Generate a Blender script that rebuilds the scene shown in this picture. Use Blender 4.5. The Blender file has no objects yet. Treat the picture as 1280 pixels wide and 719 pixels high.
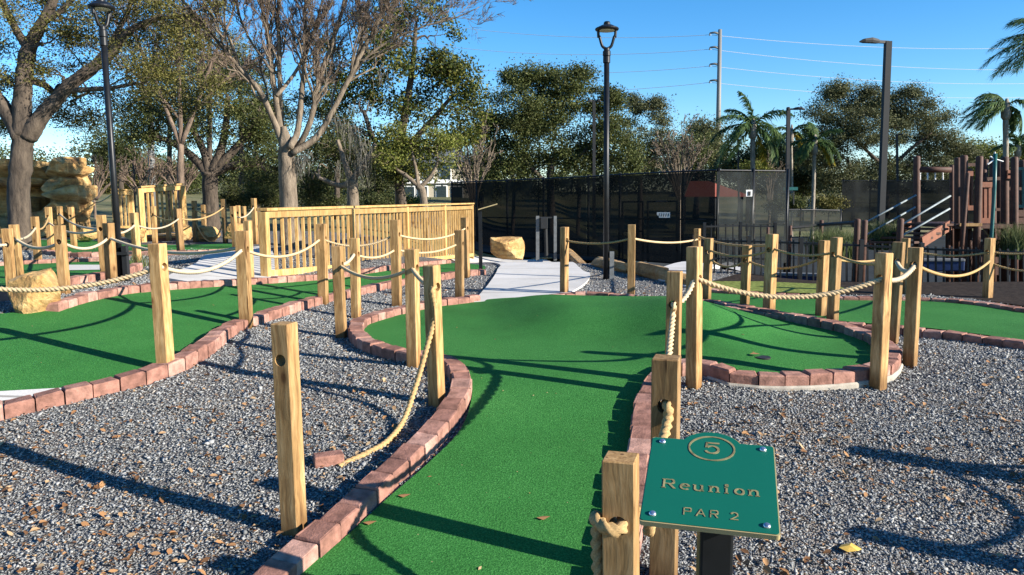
import bpy, bmesh, math, random
import numpy as np
from mathutils import Vector, Matrix

random.seed(7)
RNG = np.random.default_rng(11)
C = bpy.context.scene.collection
SC = bpy.context.scene
PI = math.pi

# ------------------------------------------------------------------ camera
F = 950.0
CAM = np.array([0.0, 0.0, 1.55])
PITCH = math.radians(6.9)
ROLL = math.radians(-0.35)
RM = Matrix.Rotation(math.pi/2 - PITCH, 3, 'X') @ Matrix.Rotation(ROLL, 3, 'Z')
R = np.array(RM)

cam_d = bpy.data.cameras.new('camera')
cam = bpy.data.objects.new('camera', cam_d)
C.objects.link(cam)
cam_d.sensor_width = 36.0
cam_d.lens = F/1280*36.0
cam_d.clip_start = 0.05
cam_d.clip_end = 3000
cam.matrix_world = Matrix.Translation(Vector(CAM)) @ RM.to_4x4()
SC.camera = cam


def S(a, b, x):
    t = np.clip((np.asarray(x, float)-a)/(b-a), 0, 1)
    return t*t*(3-2*t)


def T(x, y):
    """height of the terrain"""
    x = np.asarray(x, float); y = np.asarray(y, float)
    z = 0.36*S(2.2, 5.5, y)
    z = z + 0.30*S(1.0, 5.0, -x)*S(3.2, 7.0, y)
    z = z - 0.70*S(12.5, 20, y)*S(-3.5, 0, x)
    z = z - 0.60*S(9.8, 13, y)*S(3.2, 5.5, x)
    z = z + 2.9*S(42, 100, y)
    z = z + 0.6*S(-8, -30, x)*S(20, 45, y)
    return z


def ray(px, py):
    d = np.array([(px-640)/F, -(py-359.5)/F, -1.0])
    return R @ d


def at(px, py, off=0.0):
    """ground point seen at a pixel of the 1280 x 719 photograph"""
    d = ray(px, py)
    t = 0.8
    prev = t
    while t < 400:
        p = CAM + d*t
        if p[2] < T(p[0], p[1]) + off:
            lo, hi = prev, t
            for _ in range(30):
                m = (lo+hi)/2
                p = CAM + d*m
                if p[2] < T(p[0], p[1]) + off:
                    hi = m
                else:
                    lo = m
            return CAM + d*hi
        prev = t
        t *= 1.02
    return CAM + d*t


def W(px, py, Y):
    """point seen at a pixel, at world distance Y in front of the camera"""
    d = ray(px, py)
    return CAM + d*(Y/d[1])


def depth(p):
    return -float((R.T @ (np.asarray(p)-CAM))[2])


def z_at(x, y, py):
    """height z so that (x, y, z) is seen on image row py"""
    lo, hi = -5.0, 1.55+y*2.0
    for _ in range(50):
        m = (lo+hi)/2
        c = R.T @ (np.array([x, y, m])-CAM)
        r = 359.5 - F*c[1]/-c[2]
        if r > py:
            lo = m
        else:
            hi = m
    return (lo+hi)/2


# ------------------------------------------------------------------ materials
def mat(name):
    m = bpy.data.materials.new(name)
    m.use_nodes = True
    nt = m.node_tree
    return m, nt, nt.nodes['Principled BSDF']


def N(nt, kind, **kw):
    n = nt.nodes.new(kind)
    for k, v in kw.items():
        setattr(n, k, v)
    return n


def L(nt, a, b):
    nt.links.new(a, b)


def ramp(nt, src, stops):
    r = N(nt, 'ShaderNodeValToRGB')
    el = r.color_ramp.elements
    while len(el) < len(stops):
        el.new(0.5)
    for e, (p, c) in zip(el, stops):
        e.position = p
        e.color = (*c, 1)
    L(nt, src, r.inputs[0])
    return r


def noise(nt, vec, scale, detail=4, rough=0.6):
    n = N(nt, 'ShaderNodeTexNoise')
    n.inputs['Scale'].default_value = scale
    n.inputs['Detail'].default_value = detail
    n.inputs['Roughness'].default_value = rough
    if vec is not None:
        L(nt, vec, n.inputs['Vector'])
    return n


def mixc(nt, a, b, fac, mode='MIX'):
    m = N(nt, 'ShaderNodeMix', data_type='RGBA', blend_type=mode)
    for s, v in ((m.inputs[6], a), (m.inputs[7], b)):
        if isinstance(v, tuple):
            s.default_value = (*v, 1)
        else:
            L(nt, v, s)
    if isinstance(fac, (int, float)):
        m.inputs[0].default_value = fac
    else:
        L(nt, fac, m.inputs[0])
    return m.outputs[2]


def bump(nt, b, h, strength, dist=0.01):
    n = N(nt, 'ShaderNodeBump')
    n.inputs['Strength'].default_value = strength
    n.inputs['Distance'].default_value = dist
    L(nt, h, n.inputs['Height'])
    L(nt, n.outputs[0], b.inputs['Normal'])


def coord(nt):
    return N(nt, 'ShaderNodeTexCoord').outputs['Object']


def plain(name, col, rough=0.6, metal=0.0, var=0.25, scale=14, bmp=0.15):
    """slightly mottled paint or metal"""
    m, nt, b = mat(name)
    co = coord(nt)
    n = noise(nt, co, scale, 5)
    lo = tuple(c*(1-var) for c in col); hi = tuple(min(1, c*(1+var)) for c in col)
    r = ramp(nt, n.outputs[0], [(0.3, lo), (0.7, hi)])
    L(nt, r.outputs[0], b.inputs['Base Color'])
    b.inputs['Roughness'].default_value = rough
    b.inputs['Specular IOR Level'].default_value = 0.05 if rough > .8 else 0.35
    b.inputs['Metallic'].default_value = metal
    if bmp:
        bump(nt, b, noise(nt, co, scale*6, 3).outputs[0], bmp, 0.003)
    return m


def island_mat(name, stops, rough=0.8, nscale=None, bmp=0, trans=0.0):
    m, nt, b = mat(name)
    g = N(nt, 'ShaderNodeNewGeometry')
    r = ramp(nt, g.outputs['Random Per Island'], stops)
    col = r.outputs[0]
    if nscale:
        co = coord(nt)
        n = noise(nt, co, nscale, 3)
        r2 = ramp(nt, n.outputs[0], [(0.3, (0.55, 0.55, 0.55)), (0.7, (1.25, 1.25, 1.25))])
        col = mixc(nt, col, r2.outputs[0], 1.0, 'MULTIPLY')
        if bmp:
            bump(nt, b, noise(nt, co, nscale*5, 4).outputs[0], bmp, 0.004)
    L(nt, col, b.inputs['Base Color'])
    b.inputs['Roughness'].default_value = rough
    b.inputs['Specular IOR Level'].default_value = 0.15
    if trans:
        t = N(nt, 'ShaderNodeBsdfTranslucent')
        L(nt, col, t.inputs['Color'])
        mx = N(nt, 'ShaderNodeMixShader')
        mx.inputs[0].default_value = trans
        L(nt, b.outputs[0], mx.inputs[1]); L(nt, t.outputs[0], mx.inputs[2])
        L(nt, mx.outputs[0], nt.nodes['Material Output'].inputs['Surface'])
    return m


def wood(name, dark, mid, light, knots=True, rough=0.75, dirt=False):
    m, nt, b = mat(name)
    co = coord(nt)
    oi = N(nt, 'ShaderNodeObjectInfo')
    off = N(nt, 'ShaderNodeVectorMath', operation='SCALE')
    off.inputs[0].default_value = (17.3, 9.1, 31.7)
    L(nt, oi.outputs['Random'], off.inputs[3])
    add = N(nt, 'ShaderNodeVectorMath', operation='ADD')
    L(nt, co, add.inputs[0]); L(nt, off.outputs[0], add.inputs[1])
    # gentle wobble so the grain is not dead straight
    wob = noise(nt, add.outputs[0], 2.2, 2)
    mp = N(nt, 'ShaderNodeMapping')
    mp.inputs['Scale'].default_value = (1, 1, 0.07)
    ws = N(nt, 'ShaderNodeVectorMath', operation='SCALE')
    ws.inputs[3].default_value = 0.09
    L(nt, wob.outputs['Color'], ws.inputs[0])
    a2 = N(nt, 'ShaderNodeVectorMath', operation='ADD')
    L(nt, add.outputs[0], a2.inputs[0]); L(nt, ws.outputs[0], a2.inputs[1])
    L(nt, a2.outputs[0], mp.inputs['Vector'])
    g1 = noise(nt, mp.outputs[0], 38, 6, 0.65)
    g2 = noise(nt, mp.outputs[0], 130, 3, 0.6)
    r = ramp(nt, g1.outputs[0], [(0.3, dark), (0.48, mid), (0.66, light)])
    r2 = ramp(nt, g2.outputs[0], [(0.35, (0.72, 0.7, 0.68)), (0.6, (1.08, 1.08, 1.08))])
    col = mixc(nt, r.outputs[0], r2.outputs[0], 0.8, 'MULTIPLY')
    big = noise(nt, add.outputs[0], 3.0, 3)
    r3 = ramp(nt, big.outputs[0], [(0.3, (0.78, 0.76, 0.72)), (0.7, (1.15, 1.12, 1.1))])
    col = mixc(nt, col, r3.outputs[0], 1.0, 'MULTIPLY')
    # each stick slightly different
    r4 = ramp(nt, oi.outputs['Random'], [(0.0, (0.68, 0.68, 0.68)), (0.5, (0.98, 0.95, 0.90)), (1.0, (1.18, 1.15, 1.1))])
    col = mixc(nt, col, r4.outputs[0], 1.0, 'MULTIPLY')
    if knots:
        vo = N(nt, 'ShaderNodeTexVoronoi')
        vo.inputs['Scale'].default_value = 5.5
        vm = N(nt, 'ShaderNodeMapping'); vm.inputs['Scale'].default_value = (1, 1, 0.55)
        L(nt, add.outputs[0], vm.inputs['Vector']); L(nt, vm.outputs[0], vo.inputs['Vector'])
        k = ramp(nt, vo.outputs['Distance'], [(0.05, (0.30, 0.20, 0.13)), (0.10, (0.8, 0.75, 0.7)), (0.17, (1, 1, 1))])
        col = mixc(nt, col, k.outputs[0], 0.9, 'MULTIPLY')
    if dirt:
        # rain-splashed soil and damp on the foot of the post, checks running down from the top
        sx = N(nt, 'ShaderNodeSeparateXYZ'); L(nt, co, sx.inputs[0])
        dn_ = N(nt, 'ShaderNodeMath', operation='MULTIPLY_ADD'); dn_.inputs[1].default_value = 0.22; L(nt, big.outputs[0], dn_.inputs[0]); L(nt, sx.outputs[2], dn_.inputs[2])
        dr = ramp(nt, dn_.outputs[0], [(0.10, (0.50, 0.44, 0.38)), (0.26, (1, 1, 1))])
        col = mixc(nt, col, dr.outputs[0], 1.0, 'MULTIPLY')
        cm = N(nt, 'ShaderNodeMapping'); cm.inputs['Scale'].default_value = (1, 1, 0.035)
        L(nt, a2.outputs[0], cm.inputs['Vector'])
        cv = noise(nt, cm.outputs[0], 26, 2, 0.4)
        ck = ramp(nt, cv.outputs[0], [(0.285, (0.25, 0.17, 0.11)), (0.31, (1, 1, 1))])
        col = mixc(nt, col, ck.outputs[0], 0.85, 'MULTIPLY')
    L(nt, col, b.inputs['Base Color'])
    b.inputs['Roughness'].default_value = rough
    b.inputs['Specular IOR Level'].default_value = 0.25
    bump(nt, b, g1.outputs[0], 0.35, 0.004)
    return m


def make_materials():
    M = {}
    # --- turf
    m, nt, b = mat('artificial_turf')
    co = coord(nt)
    n1 = noise(nt, co, 1.1, 6, 0.65)
    n2 = noise(nt, co, 120, 3, 0.7)
    n3 = noise(nt, co, 380, 2, 0.6)
    r = ramp(nt, n2.outputs[0], [(0.28, (0.013, 0.080, 0.014)), (0.5, (0.028, 0.152, 0.028)), (0.72, (0.072, 0.26, 0.062))])
    r1 = ramp(nt, n1.outputs[0], [(0.28, (0.74, 0.76, 0.72)), (0.5, (0.97, 0.97, 0.97)), (0.72, (1.28, 1.12, 1.2))])
    r3 = ramp(nt, n3.outputs[0], [(0.35, (0.78, 0.78, 0.78)), (0.65, (1.18, 1.15, 1.15))])
    c = mixc(nt, r.outputs[0], r1.outputs[0], 1, 'MULTIPLY')
    c = mixc(nt, c, r3.outputs[0], 1, 'MULTIPLY')
    vo = N(nt, 'ShaderNodeTexVoronoi'); vo.inputs['Scale'].default_value = 9
    L(nt, co, vo.inputs['Vector'])
    sp = ramp(nt, vo.outputs['Distance'], [(0.025, (1, 1, 1)), (0.04, (0, 0, 0))])
    c = mixc(nt, c, (0.22, 0.22, 0.10), sp.outputs[0])
    L(nt, c, b.inputs['Base Color'])
    b.inputs['Roughness'].default_value = 0.9
    b.inputs['Specular IOR Level'].default_value = 0.15
    bump(nt, b, n2.outputs[0], 0.55, 0.010)
    M['turf'] = m
    # --- gravel bed under the loose chips
    m, nt, b = mat('gravel_base')
    co = coord(nt)
    vo = N(nt, 'ShaderNodeTexVoronoi'); vo.inputs['Scale'].default_value = 80
    L(nt, co, vo.inputs['Vector'])
    r = ramp(nt, vo.outputs['Color'], [(0.1, (0.09, 0.10, 0.11)), (0.5, (0.18, 0.19, 0.20)), (0.85, (0.28, 0.28, 0.28)), (1.0, (0.34, 0.24, 0.14))])
    ed = ramp(nt, vo.outputs['Distance'], [(0.0, (1, 1, 1)), (0.75, (0.35, 0.35, 0.35))])
    c = mixc(nt, r.outputs[0], ed.outputs[0], 1, 'MULTIPLY')
    n = noise(nt, co, 1.3, 5)
    tn = ramp(nt, n.outputs[0], [(0.45, (0, 0, 0)), (0.7, (0.5, 0.5, 0.5))])
    c = mixc(nt, c, (0.20, 0.13, 0.07), tn.outputs[0])
    L(nt, c, b.inputs['Base Color'])
    b.inputs['Roughness'].default_value = 0.9
    inv = N(nt, 'ShaderNodeMath', operation='SUBTRACT'); inv.inputs[0].default_value = 1
    L(nt, vo.outputs['Distance'], inv.inputs[1])
    bump(nt, b, inv.outputs[0], 1.0, 0.02)
    M['gravel'] = m
    M['chip'] = island_mat('gravel_chips', [(0.0, (0.14, 0.147, 0.15)), (0.3, (0.21, 0.218, 0.22)), (0.6, (0.268, 0.274, 0.272)), (0.90, (0.33, 0.33, 0.32)), (0.965, (0.40, 0.38, 0.34)), (0.972, (0.28, 0.18, 0.10)), (1.0, (0.36, 0.25, 0.15))], 0.75)
    M['litter'] = island_mat('fallen_leaves', [(0, (0.12, 0.06, 0.028)), (0.4, (0.23, 0.115, 0.05)), (0.75, (0.33, 0.18, 0.08)), (1, (0.42, 0.30, 0.17))], 0.7)
    M['yellow_leaf'] = plain('yellow_leaf', (0.62, 0.40, 0.08), 0.6)
    # --- ground and lawn
    m, nt, b = mat('lawn')
    co = coord(nt)
    n1 = noise(nt, co, 0.25, 6); n2 = noise(nt, co, 9, 5)
    r = ramp(nt, n1.outputs[0], [(0.3, (0.06, 0.075, 0.02)), (0.5, (0.13, 0.125, 0.045)), (0.7, (0.22, 0.175, 0.08))])
    r2 = ramp(nt, n2.outputs[0], [(0.3, (0.5, 0.55, 0.5)), (0.7, (1.2, 1.2, 1.2))])
    L(nt, mixc(nt, r.outputs[0], r2.outputs[0], 1, 'MULTIPLY'), b.inputs['Base Color'])
    b.inputs['Roughness'].default_value = 0.95
    bump(nt, b, n2.outputs[0], 1.0, 0.05)
    M['lawn'] = m
    M['grass'] = plain('grass_verge', (0.16, 0.19, 0.05), 0.95, var=0.6, scale=18, bmp=1)
    M['mulch'] = plain('dark_mulch', (0.035, 0.027, 0.022), 0.95, var=0.6, scale=22, bmp=1)
    M['asphalt'] = plain('court_surface', (0.035, 0.040, 0.042), 0.85, var=0.15, scale=2)
    # --- concrete
    m, nt, b = mat('concrete_path')
    co = coord(nt)
    n1 = noise(nt, co, 1.2, 6); n2 = noise(nt, co, 90, 3)
    n1 = noise(nt, co, 0.9, 8, 0.7)
    r = ramp(nt, n1.outputs[0], [(0.3, (0.41, 0.39, 0.355)), (0.5, (0.53, 0.51, 0.475)), (0.7, (0.62, 0.60, 0.565))])
    r2 = ramp(nt, n2.outputs[0], [(0.3, (0.86, 0.86, 0.86)), (0.7, (1.06, 1.06, 1.06))])
    c = mixc(nt, r.outputs[0], r2.outputs[0], 1, 'MULTIPLY')
    sx = N(nt, 'ShaderNodeSeparateXYZ'); L(nt, co, sx.inputs[0])
    md = N(nt, 'ShaderNodeMath', operation='PINGPONG'); md.inputs[1].default_value = 0.75
    L(nt, sx.outputs[1], md.inputs[0])
    jt = ramp(nt, md.outputs[0], [(0.010, (0.35, 0.33, 0.30)), (0.016, (1, 1, 1))])
    c = mixc(nt, c, jt.outputs[0], 0.8, 'MULTIPLY')
    L(nt, c, b.inputs['Base Color'])
    b.inputs['Roughness'].default_value = 0.85
    bump(nt, b, n2.outputs[0], 0.3, 0.003)
    M['concrete'] = m
    M['mortar'] = plain('mortar_footing', (0.36, 0.325, 0.27), 0.9, var=0.2, scale=20, bmp=0.5)
    M['brick'] = island_mat('red_paver', [(0, (0.215, 0.108, 0.082)), (0.35, (0.31, 0.157, 0.118)), (0.7, (0.34, 0.185, 0.143)), (1, (0.41, 0.24, 0.19))], 0.9, nscale=16, bmp=0.9)
    # --- wood
    M['post'] = wood('treated_pine', (0.185, 0.103, 0.042), (0.365, 0.226, 0.095), (0.495, 0.34, 0.168), dirt=True)
    M['greypost'] = wood('weathered_pine', (0.16, 0.095, 0.040), (0.30, 0.185, 0.078), (0.41, 0.275, 0.135), dirt=True)
    M['rail'] = wood('yellow_pine_rail', (0.31, 0.178, 0.062), (0.47, 0.30, 0.115), (0.57, 0.405, 0.19))
    M['log'] = plain('brown_log', (0.070, 0.031, 0.020), 0.7, var=0.35, scale=9, bmp=0.5)
    M['redplank'] = plain('reddish_plank', (0.20, 0.075, 0.040), 0.65, var=0.3, scale=9, bmp=0.3)
    # --- rope
    M['manila'] = plain('manila_rope', (0.42, 0.28, 0.13), 0.85, var=0.3, scale=160, bmp=0.6)
    M['tanrope'] = plain('pale_rope', (0.50, 0.37, 0.21), 0.8, var=0.25, scale=160, bmp=0.5)
    M['whiterope'] = plain('white_rope', (0.46, 0.38, 0.26), 0.75, var=0.2, scale=140, bmp=0.4)
    # --- metals
    M['black'] = plain('black_metal', (0.012, 0.013, 0.015), 0.4, 0.3, var=0.3, scale=10, bmp=0)
    M['bronze'] = plain('dark_bronze_metal', (0.012, 0.014, 0.016), 0.65, 0.0, var=0.2, bmp=0)
    M['grey'] = plain('grey_box', (0.13, 0.14, 0.145), 0.6, 0.2, bmp=0)
    M['steel'] = plain('steel_rail', (0.20, 0.235, 0.245), 0.6, 0.2, bmp=0)
    M['galv'] = plain('galvanised_pole', (0.17, 0.17, 0.165), 0.6, 0.1, var=0.1, bmp=0)
    M['conductor'] = plain('bare_conductor', (0.45, 0.48, 0.52), 0.35, 0.2, var=0.05, bmp=0)
    M['screw'] = plain('screw', (0.55, 0.56, 0.6), 0.25, 0.9, bmp=0)
    M['lens'] = plain('lamp_lens', (0.62, 0.56, 0.42), 0.3, bmp=0)
    M['signgreen'] = plain('sign_green', (0.004, 0.105, 0.066), 0.42, var=0.06, scale=3, bmp=0)
    M['letter'] = plain('engraved_gold', (0.21, 0.18, 0.085), 0.5, var=0.4, scale=60, bmp=0)
    M['gold'] = plain('sign_gold', (0.38, 0.30, 0.15), 0.45, 0.0, var=0.08, bmp=0)
    M['teal'] = plain('teal_plastic', (0.012, 0.085, 0.080), 0.4, bmp=0)
    M['blue'] = plain('blue_plastic', (0.010, 0.024, 0.075), 0.4, bmp=0)
    M['white'] = plain('white_paint', (0.78, 0.78, 0.75), 0.6, var=0.05, bmp=0)
    M['cream'] = plain('cream_stucco', (0.46, 0.41, 0.31), 0.9, var=0.06, scale=1.0, bmp=0)
    M['redroof'] = plain('red_roof', (0.30, 0.085, 0.055), 0.7, var=0.15, bmp=0)
    M['glass'] = plain('dark_glass', (0.03, 0.045, 0.05), 0.1, 0, bmp=0)
    M['ink'] = plain('black_lettering', (0.02, 0.02, 0.02), 0.6, bmp=0)
    # --- windscreen mesh: woven fabric with open gaps
    for nm, col, tr in (('screen', (0.012, 0.0135, 0.0135), 0.05), ('palescreen', (0.020, 0.023, 0.023), 0.22)):
        m, nt, b = mat('windscreen_fabric_'+nm)
        co = coord(nt)
        n = noise(nt, co, 1.6, 5)
        r = ramp(nt, n.outputs[0], [(0.3, tuple(c*0.7 for c in col)), (0.7, tuple(c*1.7 for c in col))])
        L(nt, r.outputs[0], b.inputs['Base Color'])
        b.inputs['Roughness'].default_value = 0.9
        b.inputs['Specular IOR Level'].default_value = 0.04
        bump(nt, b, noise(nt, co, 2.0, 2).outputs[0], 0.3, 0.04)
        tp = N(nt, 'ShaderNodeBsdfTransparent')
        mx = N(nt, 'ShaderNodeMixShader'); mx.inputs[0].default_value = tr
        L(nt, b.outputs[0], mx.inputs[1]); L(nt, tp.outputs[0], mx.inputs[2])
        L(nt, mx.outputs[0], nt.nodes['Material Output'].inputs['Surface'])
        M[nm] = m
    # --- rock
    for nm, c0, c1, c2 in (('rock', (0.17, 0.080, 0.030), (0.44, 0.265, 0.092), (0.60, 0.44, 0.21)), ('edgerock', (0.13, 0.065, 0.028), (0.38, 0.225, 0.085), (0.50, 0.35, 0.18))):
        m, nt, b = mat('golden_'+nm)
        co = coord(nt)
        n1 = noise(nt, co, 2.6, 8, 0.7)
        mp = N(nt, 'ShaderNodeMapping'); mp.inputs['Scale'].default_value = (0.6, 0.6, 4)
        L(nt, co, mp.inputs['Vector'])
        n2 = noise(nt, mp.outputs[0], 3, 6, 0.6)
        r = ramp(nt, n1.outputs[0], [(0.32, c0), (0.48, c1), (0.66, c2)])
        r2 = ramp(nt, n2.outputs[0], [(0.35, (0.65, 0.6, 0.55)), (0.6, (1.1, 1.1, 1.1))])
        L(nt, mixc(nt, r.outputs[0], r2.outputs[0], 1, 'MULTIPLY'), b.inputs['Base Color'])
        b.inputs['Roughness'].default_value = 0.9
        bump(nt, b, n1.outputs[0], 1.0, 0.10)
        M[nm] = m
    # --- bark
    for nm, c0, c1 in (('bark', (0.026, 0.019, 0.014), (0.105, 0.080, 0.058)), ('palebark', (0.075, 0.057, 0.040), (0.235, 0.185, 0.132)), ('palmbark', (0.15, 0.125, 0.095), (0.32, 0.28, 0.22)), ('twig', (0.085, 0.060, 0.044), (0.20, 0.145, 0.105)), ('moss', (0.075, 0.07, 0.055), (0.15, 0.14, 0.115))):
        m, nt, b = mat(nm)
        co = coord(nt)
        mp = N(nt, 'ShaderNodeMapping'); mp.inputs['Scale'].default_value = (1, 1, 0.3)
        L(nt, co, mp.inputs['Vector'])
        n1 = noise(nt, mp.outputs[0], 9, 8, 0.7)
        r = ramp(nt, n1.outputs[0], [(0.35, c0), (0.65, c1)])
        L(nt, r.outputs[0], b.inputs['Base Color'])
        b.inputs['Roughness'].default_value = 0.95
        bump(nt, b, n1.outputs[0], 1.0, 0.04)
        M[nm] = m
    # --- foliage
    def leaf(nm, a, c, d, tr=0.25):
        M[nm] = island_mat(nm, [(0, a), (0.55, c), (1, d)], 0.55, nscale=0.9, trans=tr)
    leaf('leaf_oak', (0.042, 0.056, 0.016), (0.080, 0.098, 0.029), (0.145, 0.152, 0.055))
    leaf('leaf_olive', (0.065, 0.068, 0.018), (0.125, 0.122, 0.034), (0.22, 0.19, 0.065))
    leaf('leaf_glossy', (0.030, 0.048, 0.012), (0.075, 0.098, 0.020), (0.20, 0.185, 0.04))
    leaf('leaf_bright', (0.070, 0.095, 0.018), (0.14, 0.165, 0.032), (0.26, 0.25, 0.07))
    leaf('leaf_dark', (0.030, 0.040, 0.014), (0.058, 0.072, 0.024), (0.115, 0.12, 0.042))
    leaf('leaf_grey', (0.058, 0.066, 0.030), (0.105, 0.115, 0.052), (0.175, 0.178, 0.09))
    leaf('frond', (0.035, 0.075, 0.026), (0.070, 0.125, 0.042), (0.15, 0.20, 0.065), 0.35)
    leaf('frond_yellow', (0.22, 0.19, 0.02), (0.36, 0.30, 0.03), (0.5, 0.4, 0.06), 0.3)
    leaf('reed', (0.06, 0.085, 0.03), (0.10, 0.13, 0.045), (0.18, 0.2, 0.08), 0.3)
    return M


M = make_materials()

# ------------------------------------------------------------------ helpers
OBJ_BASE = {}


def tag(o, label=None, cat=None, group=None, kind=None):
    if label: o['label'] = label
    if cat: o['category'] = cat
    if group: o['group'] = group
    if kind: o['kind'] = kind
    return o


def thing(name, label, cat, loc, group=None):
    o = bpy.data.objects.new(name, None)
    o.empty_display_size = 0.1
    C.objects.link(o)
    o.location = Vector([float(v) for v in loc])
    OBJ_BASE[o.name] = np.array([float(v) for v in loc])
    return tag(o, label, cat, group)


def link_mesh(name, verts, faces, m, parent=None, base=None, smooth=False):
    """vertices are in world space; the object's origin goes to base (or its parent's base)"""
    V = np.asarray(verts, np.float32).reshape(-1, 3)
    if parent is not None:
        base = OBJ_BASE[parent.name]
    if base is None:
        base = np.zeros(3)
    base = np.asarray(base, float)
    me = bpy.data.meshes.new(name)
    if isinstance(faces, np.ndarray):
        n, k = faces.shape
        me.vertices.add(len(V)); me.loops.add(n*k); me.polygons.add(n)
        me.vertices.foreach_set('co', (V-base.astype(np.float32)).ravel())
        me.loops.foreach_set('vertex_index', faces.astype(np.int32).ravel())
        me.polygons.foreach_set('loop_start', np.arange(0, n*k, k, dtype=np.int32))
        me.update(calc_edges=True)
    else:
        me.from_pydata((V-base.astype(np.float32)).tolist(), [], faces)
        me.update()
    if smooth:
        me.polygons.foreach_set('use_smooth', np.ones(len(me.polygons), bool))
    me.materials.append(m)
    o = bpy.data.objects.new(name, me)
    C.objects.link(o)
    if parent is not None:
        o.parent = parent
    else:
        o.location = Vector(base.tolist())
    OBJ_BASE[o.name] = base
    return o


def frames(P):
    """rotation-minimising frames along a polyline"""
    P = np.asarray(P, float)
    t = np.gradient(P, axis=0)
    t /= np.linalg.norm(t, axis=1)[:, None]+1e-12
    a = np.array([0, 0, 1.0]) if abs(t[0][2]) < 0.9 else np.array([1.0, 0, 0])
    u = np.cross(t[0], a); u /= np.linalg.norm(u)
    U = [u]
    for i in range(1, len(P)):
        u = U[-1] - t[i]*np.dot(U[-1], t[i])
        u /= np.linalg.norm(u)+1e-12
        U.append(u)
    U = np.array(U)
    V = np.cross(t, U)
    return U, V


class MB:
    def __init__(s):
        s.v = []; s.f = []

    def add(s, verts, faces):
        b = len(s.v)
        s.v.extend([tuple(map(float, p)) for p in verts])
        s.f.extend([tuple(int(i)+b for i in f) for f in faces])

    def box(s, c, size, rz=0.0, Rm=None):
        c = np.asarray(c, float); h = np.asarray(size, float)/2
        if Rm is None:
            ca, sa = math.cos(rz), math.sin(rz)
            Rm = np.array([[ca, -sa, 0], [sa, ca, 0], [0, 0, 1]])
        P = [c + Rm @ (np.array(k)*h) for k in ((-1,-1,-1),(1,-1,-1),(1,1,-1),(-1,1,-1),(-1,-1,1),(1,-1,1),(1,1,1),(-1,1,1))]
        s.add(P, [(3,2,1,0),(4,5,6,7),(0,1,5,4),(1,2,6,5),(2,3,7,6),(3,0,4,7)])

    def bar(s, p0, p1, w, h):
        """box from p0 to p1, w wide sideways, h tall"""
        p0 = np.asarray(p0, float); p1 = np.asarray(p1, float)
        d = p1-p0; ln = np.linalg.norm(d); d /= ln
        up = np.array([0, 0, 1.0])
        if abs(d[2]) > 0.95: up = np.array([0, 1.0, 0])
        sd = np.cross(d, up); sd /= np.linalg.norm(sd)
        up = np.cross(sd, d)
        s.box((p0+p1)/2, (ln, w, h), Rm=np.array([d, sd, up]).T)

    def tube(s, P, rad, n=8, cap=True, rough=0.0):
        P = np.asarray(P, float)
        if len(P) < 2: return
        rad = np.broadcast_to(np.asarray(rad, float), (len(P),))
        U, V = frames(P)
        an = np.arange(n)*2*PI/n
        rr2 = np.repeat(rad[:, None], n, 1)
        if rough:
            q = np.arange(len(P))[:, None]*.55
            rr2 = rr2*(1+rough*(.5*np.sin(3*an[None]+q*.7)+.4*np.sin(5*an[None]-q*1.3+1)+.35*np.sin(2*an[None]+q*2.1+2)+.3*np.sin(8*an[None]+q*3.1)))
        ring = P[:, None, :] + rr2[:, :, None]*(np.cos(an)[None, :, None]*U[:, None, :]+np.sin(an)[None, :, None]*V[:, None, :])
        b = len(s.v)
        s.v.extend(map(tuple, ring.reshape(-1, 3).tolist()))
        for i in range(len(P)-1):
            for j in range(n):
                k = (j+1) % n
                s.f.append((b+i*n+j, b+i*n+k, b+(i+1)*n+k, b+(i+1)*n+j))
        if cap:
            s.f.append(tuple(b+j for j in range(n))[::-1])
            s.f.append(tuple(b+(len(P)-1)*n+j for j in range(n)))

    def lathe(s, c, prof, n=20):
        """(radius, z) profile turned about the vertical through c"""
        c = np.asarray(c, float)
        b = len(s.v)
        for r, z in prof:
            for j in range(n):
                a = 2*PI*j/n
                s.v.append((c[0]+r*math.cos(a), c[1]+r*math.sin(a), c[2]+z))
        for i in range(len(prof)-1):
            for j in range(n):
                k = (j+1) % n
                s.f.append((b+i*n+j, b+i*n+k, b+(i+1)*n+k, b+(i+1)*n+j))
        s.f.append(tuple(b+j for j in range(n))[::-1])
        s.f.append(tuple(b+(len(prof)-1)*n+j for j in range(n)))

    def build(s, name, m, parent=None, base=None, smooth=False, bevel=0.0):
        o = link_mesh(name, s.v, s.f, m, parent, base, smooth)
        if bevel:
            md = o.modifiers.new('bevel', 'BEVEL')
            md.width = bevel; md.segments = 2; md.limit_method = 'ANGLE'
        return o


def catmull(P, n=8):
    P = np.asarray(P, float)
    Q = np.vstack([2*P[0]-P[1], P, 2*P[-1]-P[-2]])
    out = []
    for i in range(1, len(Q)-2):
        for k in range(n):
            t = k/n
            out.append(0.5*((2*Q[i])+(-Q[i-1]+Q[i+1])*t+(2*Q[i-1]-5*Q[i]+4*Q[i+1]-Q[i+2])*t*t+(-Q[i-1]+3*Q[i]-3*Q[i+1]+Q[i+2])*t**3))
    out.append(P[-1])
    return np.array(out)


def resample(P, step):
    P = np.asarray(P, float)
    d = np.r_[0, np.cumsum(np.linalg.norm(np.diff(P, axis=0), axis=1))]
    n = max(2, int(round(d[-1]/step))+1)
    s = np.linspace(0, d[-1], n)
    return np.stack([np.interp(s, d, P[:, k]) for k in range(P.shape[1])], 1)


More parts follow.
